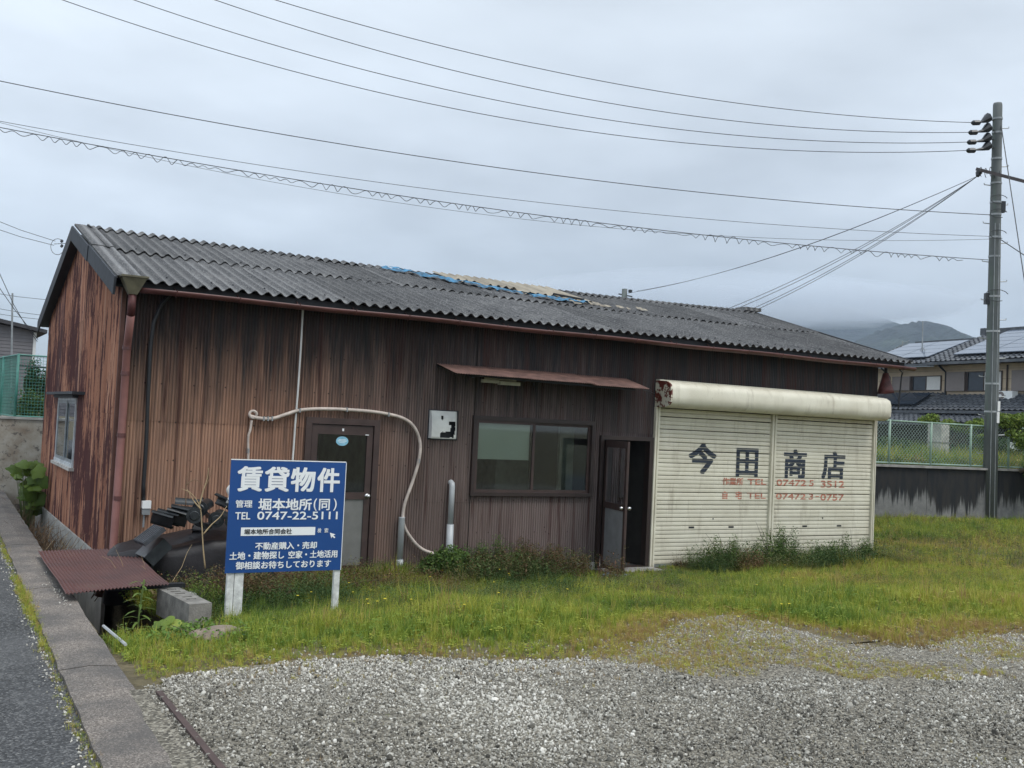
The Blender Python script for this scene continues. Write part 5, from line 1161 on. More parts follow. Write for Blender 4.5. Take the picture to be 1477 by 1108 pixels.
mb = MB(); mb.prism([(A1[0], yF-.25, A1[2]), (A2[0]+.28, yF-.25, A2[2]-.07), (A2[0]+.28, yF-.25, A2[2]+.03), (A1[0], yF-.25, A1[2]+.12)], (0, 7.6, 0)); mb.build('roof', M['dark_roof'], gb)
mb = MB(); mb.box((A2[0]-.06, yF-.04, zb), (A2[0]+.02, yF-.012, A2[2]-.06)); mb.build('corner_board', M['curtain'], gb)
mb = MB(); q = on_y(62, 470, yF-.3); mb.tube([q, q + (0, .05, 0)], .05, 10); mb.build('round_vent', M['ac'], gb)
t = thing('thin_steel_pole', 'thin grey pole rising above the grey outbuilding roof', 'pole', tuple(on_y(17, 466, 19.5)*(1, 1, 0) + (0, 0, 1.7))); q0 = on_y(16, 560, 19.5); q1 = on_y(18, 423, 19.5); mb = MB(); mb.tube([q0, q1], .028, 6); mb.build('pole_shaft', M['galv'], t)
GW = 'wires in the sky at the far left'
for i, pts_ in enumerate((((-20, 312), (80, 348), 22), ((-20, 325), (78, 354), 22), ((-20, 346), (20, 440), 18), ((-15, 395), (55, 490), 18), ((20, 440), (54, 493), 18), ((-20, 421), (72, 433), 40), ((-20, 442), (70, 456), 40), ((-20, 450), (70, 462), 40))):
    a, b_, D_ = pts_; o = MB().tube([at(*a, D_), (at(*a, D_) + at(*b_, D_*1.02))/2 + (0, 0, -.03), at(*b_, D_*1.02)], .006 + .003*(D_ > 30), 4).build('thin_wire', M['cable'])
    tag(o, ('uppermost wire running to the small ring beside the gable', 'second wire running to the small ring beside the gable', 'steep wire falling from the left edge towards the grey outbuilding', 'lower steep wire falling past the thin steel pole', 'short steep wire reaching the corner of the grey outbuilding', 'highest of the level wires left of the gable', 'middle of the level wires left of the gable', 'lowest of the level wires left of the gable')[i], 'wire', GW)
t = thing('insulator_ring', 'small ring of wire with two dark insulators beside the gable peak', 'insulator', tuple(at(83, 356, 22))); c0 = at(83, 356, 22); mb = MB(); mb.tube([c0 + cam_r*.145*math.cos(a) + cam_u*.17*math.sin(a) for a in np.linspace(.6, 6.1, 24)], .006, 4); mb.build('wire_ring', M['cable'], t)
for (x_, y_) in ((89, 348), (89, 355)): mb = MB(); e = at(x_, y_, 22); mb.add(*rock(e, .035, .035, .04, 1, 1)); mb.build('insulator', M['ceramic'], t)
mb = MB(); mb.tube([at(78, 352, 22), at(100, 351, 22.1)], .006, 4); mb.build('wire_stub', M['cable'], t)

# ============================================================ MOUNTAINS
def ridge(name, label, px, D, depth, mat, seed):
    mb = MB(); P = [at(x_, y_, D) for x_, y_ in px]; n = 90; vs = []; nv = 26
    dirn = np.array((cam_f[0], cam_f[1], 0))/np.hypot(cam_f[0], cam_f[1]); xsP = np.array([p[0] for p in px], float); ysP = np.array([p[1] for p in px], float)
    for j in range(nv+1):
        t = j/nv
        for i in range(n+1):
            x_ = px[0][0] + (px[-1][0]-px[0][0])*i/n; top = at(x_, float(np.interp(x_, xsP, ysP)), D); q = 1 - t
            nn_ = mnoise.noise(Vector((i*.22, j*.25, seed))); gul = mnoise.noise(Vector((i*.55, seed, j*.05)))
            z_ = top[2]*(1 - t**1.15) ; p = top*1. ; p[2] = 0
            w_ = p - dirn*depth*t + dirn*40*gul*t*(1-t)*3
            vs.append((w_[0], w_[1], z_ + (22*nn_ + 16*gul)*min(1, 4*t)*(1-t) + 4*mnoise.noise(Vector((i*.9, 0, seed)))))
    mb.add(vs, [(j*(n+1)+i, j*(n+1)+i+1, (j+1)*(n+1)+i+1, (j+1)*(n+1)+i) for j in range(nv) for i in range(n)])
    o = mb.build(name, mat, smooth=True, kind='structure'); return o
ridge('near_mountain', '', ((1150, 560), (1200, 512), (1235, 492), (1265, 478), (1300, 468), (1330, 463), (1350, 466), (1380, 477), (1400, 486), (1440, 500), (1500, 515), (1600, 540)), 1500, 500, M['mountain'], 1)
ridge('far_mountain', '', ((600, 540), (800, 500), (900, 470), (1000, 448), (1100, 432), (1200, 440), (1270, 458), (1330, 478), (1420, 495), (1500, 500), (1700, 510)), 2300, 600, M['mountain'], 5)
# cloud banks that hide the summits: soft lumps of homogeneous volume
def cloud(c, s, dens, label):
    bm = bmesh.new(); bmesh.ops.create_icosphere(bm, subdivisions=4, radius=1)
    for v in bm.verts: v.co = v.co*(1 + .25*mnoise.noise(v.co*1.6 + Vector(c)*.01) + .10*mnoise.noise(v.co*4 + Vector(c)*.02))
    me = bpy.data.meshes.new('cloud_bank'); bm.to_mesh(me); bm.free()
    m = bpy.data.materials.get('cloud_vapour_%g' % dens)
    if m is None:
        m = bpy.data.materials.new('cloud_vapour_%g' % dens); m.use_nodes = True; nt_ = m.node_tree; nt_.nodes.remove(nt_.nodes['Principled BSDF']); v_ = nt_.nodes.new('ShaderNodeVolumePrincipled'); v_.inputs['Color'].default_value = (.86, .90, .95, 1); v_.inputs['Density'].default_value = dens; v_.inputs['Anisotropy'].default_value = .0
        nt_.links.new(v_.outputs[0], nt_.nodes['Material Output'].inputs['Volume'])
    me.materials.append(m); o = bpy.data.objects.new('cloud_bank', me); COL.objects.link(o); o.location = c; o.scale = s; o['kind'] = 'stuff'; o['label'] = label; o['category'] = 'cloud'; return o
USE_CLOUDS = True
if USE_CLOUDS:
    for (x_, y_, D_, a, b_, h_, dn_, lab) in ((1090, 425, 2000, 420, 170, 42, .0045, 'low grey cloud swallowing the summit of the far mountain'), (1235, 436, 1950, 230, 150, 34, .0055, 'low grey cloud resting behind the nearer mountain top'), (930, 440, 2050, 380, 150, 50, .004, 'low grey cloud over the left end of the far mountain'), (1130, 455, 1900, 200, 110, 22, .006, 'thin ragged cloud drifting across the far mountain slope')):
        c = at(x_, y_, D_); cloud(tuple(c), (a, b_, h_), dn_, lab).rotation_euler = (0, 0, math.radians(-30))
# haze box
hz = MB(); hz.box((-2500, -60, -2), (3200, 2900, 345)); hm = bpy.data.materials.new('thin_haze'); hm.use_nodes = True; nt_ = hm.node_tree; nt_.nodes.remove(nt_.nodes['Principled BSDF']); v_ = nt_.nodes.new('ShaderNodeVolumePrincipled'); v_.inputs['Color'].default_value = (.62, .75, .92, 1); v_.inputs['Density'].default_value = .00022; nt_.links.new(v_.outputs[0], nt_.nodes['Material Output'].inputs['Volume'])
o = hz.build('haze', hm); o['kind'] = 'stuff'

# ============================================================ VEGETATION
def leaf_cloud(name, mat, centers, radii, n, size, parent=None, up_bias=.3, shape=1.6, tone_fn=None, seed=0, flat=.6):
    """n small folded leaf faces spread through ellipsoid clumps; one mesh"""
    r = np.random.default_rng(seed + 100); C_ = np.asarray(centers, float); R_ = np.asarray(radii, float); R_ = R_ if R_.ndim == 2 else np.repeat(R_[:, None], 3, 1)
    vol = R_.prod(1); ci = r.choice(len(C_), n, p=vol/vol.sum()); d = r.normal(size=(n, 3)); d /= np.linalg.norm(d, axis=1)[:, None]
    rad = r.random(n)**.45; p = C_[ci] + d*R_[ci]*rad[:, None]
    nrm_ = d*.7 + r.normal(size=(n, 3))*.6 + np.array((0, 0, up_bias + .3)); nrm_ /= np.linalg.norm(nrm_, axis=1)[:, None]
    a = np.cross(nrm_, r.normal(size=(n, 3))); a /= np.linalg.norm(a, axis=1)[:, None]; b_ = np.cross(nrm_, a)
    sz = size*r.uniform(.6, 1.35, n)[:, None]; w = sz/shape
    v0 = p - a*sz*.5; v1 = p + b_*w*.5 + nrm_*w*.12; v2 = p + a*sz*.5 - nrm_*sz*.15; v3 = p - b_*w*.5 + nrm_*w*.12
    V_ = np.stack([v0, v1, v2, v3], 1).reshape(-1, 3); me = bpy.data.meshes.new(name); me.vertices.add(4*n); me.vertices.foreach_set('co', V_.ravel().astype(np.float32))
    me.loops.add(6*n); idx = (np.arange(n)*4)[:, None] + np.array([0, 1, 2, 0, 2, 3]); me.loops.foreach_set('vertex_index', idx.ravel().astype(np.int32)); me.polygons.add(2*n); me.polygons.foreach_set('loop_start', (np.arange(2*n)*3).astype(np.int32)); me.polygons.foreach_set('loop_total', np.full(2*n, 3, np.int32))
    tone = np.clip(r.normal(.5, .2, n) + .12*(ci % 3 - 1), 0, 1); at_ = me.attributes.new('tone', 'FLOAT', 'POINT'); at_.data.foreach_set('value', np.repeat(tone, 4).astype(np.float32))
    me.materials.append(mat); me.update(calc_edges=True); o = bpy.data.objects.new(name, me)
    if parent is not None:
        V_ -= np.array(parent.location); me.vertices.foreach_set('co', V_.ravel().astype(np.float32))
    COL.objects.link(o); o.parent = parent; return o
def stems(name, mat, base, tips, r0, parent):
    mb = MB()
    for t_ in tips:
        a = np.array(base, float) + rng.normal(size=3)*[.03, .03, 0]; b_ = np.array(t_, float); m_ = (a+b_)/2 + rng.normal(size=3)*.04; mb.tube([a, m_, b_], [r0, r0*.7, r0*.3], 5)
    return mb.build(name, mat, parent)
M['bark'] = simple('bark', (.10, .08, .06), .9, scale=12)
def bush(name, label, cat, c, w, d, h, n, size, mat, seed, group=None, clumps=7, shape=1.6, spiky=0):
    t = thing(name, label, cat, c, group=group); r = np.random.default_rng(seed)
    cs = []; rs = []
    for k_ in range(clumps): u = r.uniform(-1, 1); cs.append((c[0] + u*w*.62, c[1] + r.uniform(-1, 1)*d*.5, c[2] + h*r.uniform(.22, .68)*(1-.35*abs(u)))); q = r.uniform(.28, .45); rs.append((w*q, d*q, h*q*.85))
    if spiky:
        cs = []; rs = []
        for k_ in range(clumps*4): u = r.uniform(-1, 1); v_ = r.uniform(.35, 1)*(1 - .45*u*u); cs.append((c[0] + u*w, c[1] + r.uniform(-1, 1)*d, c[2] + h*v_*.5)); rs.append((.10, .10, h*v_*.52))
    leaf_cloud('foliage', mat, cs, rs, n, size, t, seed=seed, shape=shape)
    tips = [np.array(cs[i]) + r.normal(size=3)*np.array(rs[i])*.5 + (0, 0, rs[i][2]*.6) for i in range(len(cs))]; stems('stem', M['bark'], c, tips, .006, t); return t
bush('green_weed_bush', 'leafy green weed bush at the foot of the taller drain pipe', 'bush', (4.15, -.50, 0), .46, .36, .56, 4200, .044, M['leaf'], 1, clumps=12)
bush('green_seeding_weed', 'tall grey green weed standing up behind the reddish weeds', 'weed', (4.85, -.40, 0), .55, .22, .66, 5200, .034, M['leaf'], 31, clumps=7, shape=3, spiky=1)
bush('reddish_weed_bush', 'wide reddish brown dry weed bush below the office window', 'bush', (5.25, -.62, 0), .95, .42, .56, 15000, .034, M['leaf_red'], 2, clumps=14, shape=3, spiky=1)
GB = 'bushy weeds growing before the cream shutters'
bush('shutter_weed', 'tallest grey green weed clump in front of the middle shutter post', 'bush', (10.0, -.62, 0), .60, .28, .80, 5200, .040, M['leaf'], 3, GB, 8, 3.2, 1)
bush('shutter_weed', 'grey green weed clump before the left shutter', 'bush', (9.0, -.6, 0), .55, .25, .60, 3800, .038, M['leaf'], 4, GB, 7, 3.2, 1)
bush('shutter_weed', 'low weed clump before the right shutter', 'bush', (11.75, -.5, 0), .95, .25, .58, 4200, .038, M['leaf'], 5, GB, 8, 3.2, 1)
bush('brown_weed', 'small brown dead weed at the bottom left of the shutters', 'weed', (8.45, -.35, 0), .3, .2, .2, 700, .03, M['leaf_red'], 6, clumps=5, shape=3)
bush('heap_weed', 'tall mixed weeds growing in front of the dark tarp heap', 'weed', (.80, -2.0, .04), .75, .40, .55, 6500, .028, M['leaf_red'], 7, clumps=10, shape=2.8, spiky=1)
bush('heap_weed', 'green weeds between the tarp heap and the blue board', 'weed', (1.0, -2.5, .1), .7, .4, .34, 2600, .032, M['leaf'], 8, clumps=9, shape=2.4)
bush('culvert_weed', 'lush green weeds crowding the hollow cement block and ditch end', 'weed', (-.15, -4.25, .12), .50, .28, .34, 2800, .036, M['leaf'], 41, clumps=7, shape=2.6, spiky=1)
bush('culvert_weed', 'yellow green weeds between the hollow cement block and the left sign post', 'weed', (.42, -2.45, .10), .28, .45, .44, 3000, .030, M['leaf_yellow'], 42, clumps=6, shape=2.8, spiky=1)
bush('board_weed', 'dark low weeds behind the blue board posts', 'weed', (2.3, -1.0, .0), 1.0, .6, .30, 3200, .03, M['leaf_red'], 9, clumps=12, shape=2.4)
bush('bank_weed', 'fresh green clover mat at the near end of the ditch', 'weed', (.05, -4.55, .26), .75, .45, .20, 2200, .030, M['leaf_lime'], 10, clumps=26, shape=1.2)
# big round leaf plants and broad leaves
def disc_leaf(mb, c, n_, r, lobes=0, cup=.18):
    n_ = np.array(n_, float); n_ /= np.linalg.norm(n_); a = np.cross(n_, (0.3, .2, 1)); a /= np.linalg.norm(a); b_ = np.cross(n_, a); k_ = 18; c = np.array(c, float)
    rim = []; mid = []
    for i in range(k_):
        th = 2*PI*i/k_; rr = r*(1 + (.16*math.cos(th*lobes) if lobes else 0) + .05*math.sin(5*th)); rim.append(c + rr*(a*math.cos(th) + b_*math.sin(th)) - n_*r*cup*(1 + .5*math.cos(2*th))); mid.append(c + .55*rr*(a*math.cos(th) + b_*math.sin(th)) + n_*r*.02*math.cos(4*th))
    vs = [c - n_*r*.05] + mid + rim; fs = [(0, 1+i, 1+(i+1) % k_) for i in range(k_)] + [(1+i, 1+k_+i, 1+k_+(i+1) % k_, 1+(i+1) % k_) for i in range(k_)]; mb.add(vs, fs)
def leafy(name, label, cat, base, leaves, mat, lobes=0, tone=(.3, .9)):
    t = thing(name, label, cat, base)
    for (c, n_, r) in leaves:
        mb = MB(); disc_leaf(mb, c, n_, r, lobes); o = mb.build('leaf', mat, t, smooth=True); v = random.uniform(*tone); a_ = o.data.attributes.new('tone', 'FLOAT', 'POINT'); a_.data.foreach_set('value', [v + .1*random.random() for _ in o.data.vertices])
    mb = MB()
    for (c, n_, r) in leaves: c = np.array(c, float); b0 = np.array(base, float); mb.tube([b0, (b0+c)/2 + (0, 0, .04), c], [.007, .006, .004], 5)
    mb.build('stem', M['leaf_dark'] if 0 else simple('green_stem', (.10, .14, .04), .6, bump=0), t)
lv = [(np.array((-.18 + .13*math.cos(a)*k_, -4.15 + .24*math.sin(a)*k_ , .30 + .05*random.random() + .07*(1-k_))), (random.uniform(-.8, .8), random.uniform(-.9, .3), 1), random.uniform(.035, .065)) for a, k_ in [(random.uniform(0, 6.3), random.uniform(.3, 1.2)) for _ in range(16)]]
leafy('butterbur_plant', 'lime green round leaved plant spilling over the end of the ditch', 'plant', (-.18, -4.1, .1), lv, M['leaf_yellow'], 0, (.1, .9))
lv = []
for i in range(60):
    px_, py_ = random.uniform(12, 62), random.uniform(668, 748); 
    if (px_-38)**2/27**2 + (py_-708)**2/42**2 > 1: continue
    if px_ < 15 + (py_-668)*.35: continue
    lv.append((on_y(px_, py_, 6.2 + random.uniform(-.6, .6)), (random.uniform(-1.2, .9), -1, random.uniform(-.2, 2.2)), random.uniform(.09, .16)))
leafy('broad_leaved_sapling', 'broad leaved dark green sapling squeezed between kerb and shed', 'plant', (-.32, 6.3, -.3), lv, M['leaf_yellow'], 5, (.0, .45))
# willow-leaved weed in the ditch
t = thing('lance_leaved_weed', 'tall lance leaved weed rising out of the dark ditch', 'plant', (-.30, -3.5, -.1)); mb = MB(); mb.tube([(-.30, -3.5, -.1), (-.29, -3.5, .35), (-.27, -3.52, .62)], .008, 5); mb.build('stem', simple('green_stem_b', (.14, .20, .05), .6, bump=0), t)
for i in range(26):
    z = .12 + .5*i/26; a = i*2.4; l_ = .20 - .09*i/26; b0 = np.array((-.29, -3.5, z)); d = np.array((math.cos(a), math.sin(a), .35)); s_ = np.array((-math.sin(a), math.cos(a), 0)); mb = MB()
    pts_ = [b0 + d*l_*q - np.array((0, 0, .5*l_*q*q)) for q in (0, .35, .7, 1)]; w_ = (.004, .014, .011, .001); vs = []
    for p_, ww in zip(pts_, w_): vs += [p_ - s_*ww, p_ + s_*ww]
    mb.add(vs, [(2*j, 2*j+1, 2*j+3, 2*j+2) for j in range(3)]); o = mb.build('leaf', M['leaf'], t); a_ = o.data.attributes.new('tone', 'FLOAT', 'POINT'); a_.data.foreach_set('value', [.55 + .4*random.random()]*len(vs))
# dry tangle between kerb and plinth
def tangle(name, label, cx, cy, cz, sx, sy, h, n, mat, r0=.004, seed=0, lean=(0, 0)):
    rr = np.random.default_rng(seed); mb = MB()
    for i in range(n):
        b0 = np.array((cx + rr.normal()*sx, cy + rr.normal()*sy, cz)); a = rr.uniform(0, 2*PI); L_ = h*rr.uniform(.4, 1.15); d = np.array((math.cos(a)*.6 + lean[0], math.sin(a)*.6 + lean[1], 1.)); d /= np.linalg.norm(d)
        P = [b0]; 
        for k_ in range(4): d = d + rr.normal(size=3)*.18 + np.array((0, 0, -.08*k_)); P.append(P[-1] + d*L_/4)
        mb.tube(P, [r0, r0*.8, r0*.6, r0*.5, r0*.3], 3, cap=False)
    o = mb.build(name, mat); o['kind'] = 'stuff'; tag(o, label, 'dry weeds'); return o
tangle('dry_tangle', 'brown dry weed tangle in the gap between kerb and shed', -.38, 3.2, .02, .10, 1.5, .42, 240, M['straw_dark'], .006, 1)
tangle('dry_tangle', 'sparse straw stalks in front of the pale plinth', -.30, 1.6, .05, .15, 1.2, .40, 46, M['straw'], .006, 2)
tangle('dry_tangle', 'straw stalks leaning over the rust red sheet', .30, -1.3, .1, .14, .5, .62, 22, M['straw'], .0045, 3, (-.3, 0))
def twig(name, label, pts_px, y, r0, mat):
    mb = MB()
    for P in pts_px: mb.tube(catmull([on_y(*p, y) for p in P], 4), [r0*(1 - .7*i/(len(catmull([on_y(*p, y) for p in P], 4))-1)) for i in range(len(catmull([on_y(*p, y) for p in P], 4)))], 5)
    o = mb.build(name, mat, smooth=True); tag(o, label, 'dead twig'); return o
twig('dead_stalk', 'tall forked dead stalk standing in front of the tile pile', [((296, 820), (293, 790), (291, 755), (288, 730), (276, 712), (262, 705)), ((293, 771), (305, 757), (318, 745), (327, 730)), ((290, 735), (279, 722), (270, 706)), ((288, 728), (292, 712), (299, 690), (301, 675))], -1.6, .009, M['straw'])
twig('dead_stalk', 'thin brown stalk arching against the brown wall behind the tiles', [((268, 730), (269, 700), (272, 680)), ((268, 700), (281, 692), (296, 700)), ((294, 705), (303, 688), (306, 672))], -1.2, .006, M['straw_dark'])
# trees behind the fence, on the right
def tree(name, label, base, h, crown, n, size, mat, seed, group=None, trunk=.07):
    t = thing(name, label, 'tree', base, group=group); r = np.random.default_rng(seed); cs = []; rs = []
    for (dx, dy, dz, rr) in crown:
        for k_ in range(4): cs.append((base[0]+dx + r.normal()*rr*.5, base[1]+dy + r.normal()*rr*.5, base[2]+dz + r.normal()*rr*.4)); rs.append((rr*.55, rr*.55, rr*.38))
    leaf_cloud('crown', mat, cs, rs, n, size, t, seed=seed); mb = MB(); top = np.mean(cs, 0); b0 = np.array(base, float)
    mb.tube([b0, b0*.5 + top*.5 + r.normal(size=3)*.08, top], [trunk, trunk*.7, trunk*.3], 7)
    for c_ in cs[::2]: mb.tube([b0*.5 + top*.5, (top + np.array(c_))/2, c_], [trunk*.5, trunk*.3, trunk*.1], 5)
    mb.build('trunk', M['bark'], t, smooth=True); return t
GTR = 'garden trees behind the chain link fence'
p = at(1470, 640, 29.5); tree('maple_tree', 'bright yellow green maple overhanging the wall at the right edge', (p[0]+.35, p[1]+.2, 1.44), 2.2, [(0, 0, 1.35, .6), (-.25, -.3, .9, .45), (.5, 0, 1.0, .6), (.3, -.3, .35, .4), (-.1, -.8, .05, .42), (.3, -.8, -.15, .45), (.9, -.4, -.2, .5), (.7, -.2, .5, .6)], 9000, .085, M['leaf_yellow'], 1, GTR)
p = at(1375, 640, 34); tree('garden_shrub', 'dull green layered shrub rising above the fence near the grey pillar', (p[0], p[1], 1.42), 1.7, [(0, 0, 1.35, .45), (.3, -.5, 1.3, .45), (-.3, .6, 1.15, .4), (.2, -.9, 1.1, .4)], 4200, .08, M['leaf_yellow'], 2, GTR, .04)
for i, (px_, D_, hh, lab) in enumerate(((1275, 33, 1.0, 'dark shrub behind the fence beside the shutter housing'), (1300, 36, .8, 'low dark shrub behind the fence left of the grey pillar'), (1415, 35, 1.3, 'dark shrub behind the fence just left of the pole'), (1455, 34, 1.0, 'dark shrub behind the fence right of the pole'))):
    p = at(px_, 640, D_); tree('garden_shrub', lab, (p[0], p[1], 1.42), hh, [(0, 0, hh*.6, .5), (.2, -.6, hh*.55, .45), (-.2, .6, hh*.5, .45)], 2600, .08, M['leaf_dark'], 10+i, GTR, .035)
# climbing plant behind the green fence on the left
bush('fence_shrub', 'yellow green shrub growing behind the green mesh fence', 'bush', (.0, 9.6, 1.7), .62, .3, .85, 2600, .05, M['leaf'], 20, clumps=9)
bush('dark_creeper', 'dark creeper hanging at the corner of the grey outbuilding', 'bush', (.75, 17.2, 1.7), .5, .5, 1.9, 3400, .07, M['leaf_dark'], 21, clumps=10)

# grass tufts -------------------------------------------------
def tuft(seed, nb, h, spread, w, bend):
    r = np.random.default_rng(seed); vs = []; fs = []
    for b_ in range(nb):
        a = r.uniform(0, 2*PI); x0, y0 = r.normal(size=2)*spread*.4; l_ = h*r.uniform(.45, 1.1); bd = bend*r.uniform(.2, 1.2); dx, dy = math.cos(a), math.sin(a); sx_, sy_ = -dy*w/2, dx*w/2; o_ = len(vs)
        for q, ww in ((0, 1), (.5, .8)): e = bd*l_*q*q; vs += [(x0+dx*e-sx_*ww, y0+dy*e-sy_*ww, l_*q), (x0+dx*e+sx_*ww, y0+dy*e+sy_*ww, l_*q)]
        e = bd*l_; vs.append((x0+dx*e, y0+dy*e, l_*(1-.25*bd))); fs += [(o_, o_+1, o_+3, o_+2), (o_+2, o_+3, o_+4)]
    return vs, fs
protos = [(*tuft(1, 14, 1, .35, .035, .35), M['grass'], False), (*tuft(2, 12, 1, .45, .04, .6), M['grass'], False), (*tuft(3, 16, .8, .5, .035, .9), M['grass'], False), (*tuft(4, 8, 1.35, .25, .022, .25), M['grass'], False)]
# broadleaf clover-like tuft
r5 = np.random.default_rng(5); vs = []; fs = []
for i in range(16):
    c = r5.normal(size=3)*[.3, .3, .12] + [0, 0, .45]; a = r5.uniform(0, 6.3); d = np.array((math.cos(a), math.sin(a), r5.uniform(-.2, .3)))*.13; s_ = np.array((-math.sin(a), math.cos(a), .1))*.07; o_ = len(vs); vs += [tuple(c-d), tuple(c+s_), tuple(c+d), tuple(c-s_)]; fs.append((o_, o_+1, o_+2, o_+3))
protos.append((vs, fs, M['grass'], False))
P_, Sc, To, Ix = [], [], [], []
def grass_area(x0, x1, y0, y1, dens, hfun, tfun, mask, zf):
    n = int((x1-x0)*(y1-y0)*dens); x = rng.uniform(x0, x1, n); y = rng.uniform(y0, y1, n); ok = mask(x, y); x, y = x[ok], y[ok]; z = zf(x, y); h = hfun(x, y)*rng.uniform(.6, 1.3, len(x)); t = np.clip(tfun(x, y) + rng.normal(size=len(x))*.15, 0, 1)
    P_.append(np.stack([x, y, z], 1)); Sc.append(h); To.append(t); ix = rng.choice(5, len(x), p=(.3, .25, .2, .1, .15)); Ix.append(ix)
def edge_d(x, y):   # signed-ish distance from the gravel edge along y
    ex = np.array([e[0] for e in edge]); ey = np.array([e[1] for e in edge]); o_ = np.argsort(ex); return y - np.interp(x, ex[o_], ey[o_])
def in_gravel(x, y): return inpoly(x, y + .28*(fbm(x, y, 2.2, 21) - .5), gravel_poly)
def m1(x, y):
    ok = ~in_gravel(x, y) & ~((x < .42) & (y > -4.0) & (y < -2.75)); ok &= ~((x > 6.7) & (x < 8.0) & (y > -.42)); bare = fbm(x, y, 1.8, 31); d = np.minimum(1, edge_d(x, y)/.5); return ok & (rng.random(len(x)) < np.clip(.62 + .38*d + (bare-.4), 0, 1))
def h1(x, y): d = np.clip(edge_d(x, y), 0, 3); return (1 - .6*((x > 6.3) & (x < 9) & (y > -1.1)))*(.060 + .065*np.clip(d/1.2, 0, 1) + .13*np.clip((fbm(x, y, 1.1, 41) - .45)*2, 0, 1)*np.clip(d/1.5, 0, 1) + .05*np.clip((y+1.2), 0, 1))
def t1(x, y): d = edge_d(x, y); n_ = fbm(x, y, .9, 51); return np.clip(.88 - .47*np.clip(d/.9, 0, 1) + .55*(n_-.5) - .12*np.clip((4.5-x)/4, 0, 1) + .06 + .18*np.clip((x-6)/5, 0, 1), .05, 1)
grass_area(.12, 13.2, -7.2, -.06, 560, h1, t1, m1, lambda x, y: yard_z(x, y))
# open field to the right of the shed
def field_z(x, y): return np.where(y > -6.6, gh(y), .38)
grass_area(12.8, 30, -7.0, 6.3, 150, lambda x, y: .08 + .10*fbm(x, y, .6, 61), lambda x, y: np.clip(.68 + .6*(fbm(x, y, .35, 71)-.5), 0, 1), lambda x, y: ~in_gravel(x, y) & ((x > 13.0) | (y < 0)), field_z)
grass_area(13, 30, 2.0, 6.35, 90, lambda x, y: .14 + .16*fbm(x, y, .8, 63), lambda x, y: np.clip(.42 + .5*(fbm(x, y, .5, 73)-.5), 0, 1), lambda x, y: y < 6.3 - (x-20.4)*.1, field_z)
# strip at ditch bank and along kerb / road edge
def kz(x, y): return np.full(len(x), .355)
grass_area(-1.45, -.95, -8.2, 2.4, 520, lambda x, y: .045 + .10*np.clip((y+6)/4, 0, 1)*np.clip((1.5-y)/2, 0, 1), lambda x, y: np.clip(.62 + .4*(fbm(x, y, 2, 81)-.5), 0, 1), lambda x, y: (np.abs(x - (kl_v(y) - .03)) < .035 + .02*np.sin(y*3)) & (fbm(x, y, 1.6, 83) > .33), kz) if 0 else None
yy = rng.uniform(-9.5, 3.2, 2600); kx = -.99 + .0225*(yy-2.65)*.9; wgt = np.clip(fbm(yy, yy*0, 1.1, 85)*2.2 - .55, .08, 1); keep = rng.random(2600) < wgt; yy, kx = yy[keep], kx[keep]
P_.append(np.stack([kx - .02 + rng.normal(size=len(yy))*.022, yy, np.full(len(yy), .36)], 1)); Sc.append(rng.uniform(.02, .05, len(yy)) + .09*np.clip(1 - abs(yy + 2.9)/1.6, 0, 1)*rng.random(len(yy)) + .05*np.clip(1 - abs(yy + 4.6)/1, 0, 1)*rng.random(len(yy))); To.append(np.clip(rng.normal(.62, .16, len(yy)), 0, 1)); Ix.append(rng.choice(5, len(yy)))
# weeds at the ditch end and bank
n = 1500; x = rng.uniform(-.72, .45, n); y = rng.uniform(-6.1, -4.2, n); ok = (x > -.70) & (y > -6.25 + .3*(x)) ; x, y = x[ok], y[ok]
P_.append(np.stack([x, y, gh(y) - .02], 1)); Sc.append(rng.uniform(.06, .17, len(x))*np.clip((y+6.3), .35, 1)); To.append(np.clip(rng.normal(.45, .15, len(x)) + .3*np.clip((-5.2-y), 0, 1), 0, 1)); Ix.append(rng.choice(5, len(x)))
n = 500; x = rng.uniform(.08, .45, n); y = rng.uniform(-2.9, -.4, n); P_.append(np.stack([x, y, np.zeros(n) + gh(y)], 1)); Sc.append(rng.uniform(.08, .24, n)); To.append(np.clip(rng.normal(.5, .2, n), 0, 1)); Ix.append(rng.choice(5, n))
# dry fringe over the gravel margin
n = 16000; x = rng.uniform(-.4, 12, n); y = rng.uniform(-8, -4.3, n); d = edge_d(x, y); ok = (d > -.75) & (d < .35) & (rng.random(n) < np.exp(-np.abs(d + .05)*3.2)*(.3 + 1.1*fbm(x, y, 1.9, 97))); x, y = x[ok], y[ok]
P_.append(np.stack([x, y, yard_z(x, y)], 1)); Sc.append(rng.uniform(.02, .06, len(x))); To.append(np.clip(rng.normal(.88, .10, len(x)), 0, 1)); Ix.append(rng.choice(5, len(x), p=(.4, .2, .1, .2, .1)))
# sparse tufts in the gravel
n = 60000; x = rng.uniform(1, 12, n); y = rng.uniform(-9, -4.8, n); ok = inpoly(x, y + 1.0*(fbm(x, y, 1.3, 93)-.5), patch_poly) & (fbm(x, y, 1.0, 91) > .33 + .20*rng.random(n)); x, y = x[ok], y[ok]
P_.append(np.stack([x, y, yard_z(x, y)], 1)); Sc.append(rng.uniform(.02, .065, len(x))); To.append(np.clip(rng.normal(.78, .12, len(x)), 0, 1)); Ix.append(rng.choice(5, len(x)))
n = 2500; x = rng.uniform(-.7, 9, n); y = rng.uniform(-9.6, -5.2, n); ok = in_gravel(x, y) & (fbm(x, y, 2.3, 95) > .60); x, y = x[ok], y[ok]
P_.append(np.stack([x, y, yard_z(x, y)], 1)); Sc.append(rng.uniform(.015, .035, len(x))); To.append(np.clip(rng.normal(.8, .12, len(x)), 0, 1)); Ix.append(rng.choice(5, len(x)))
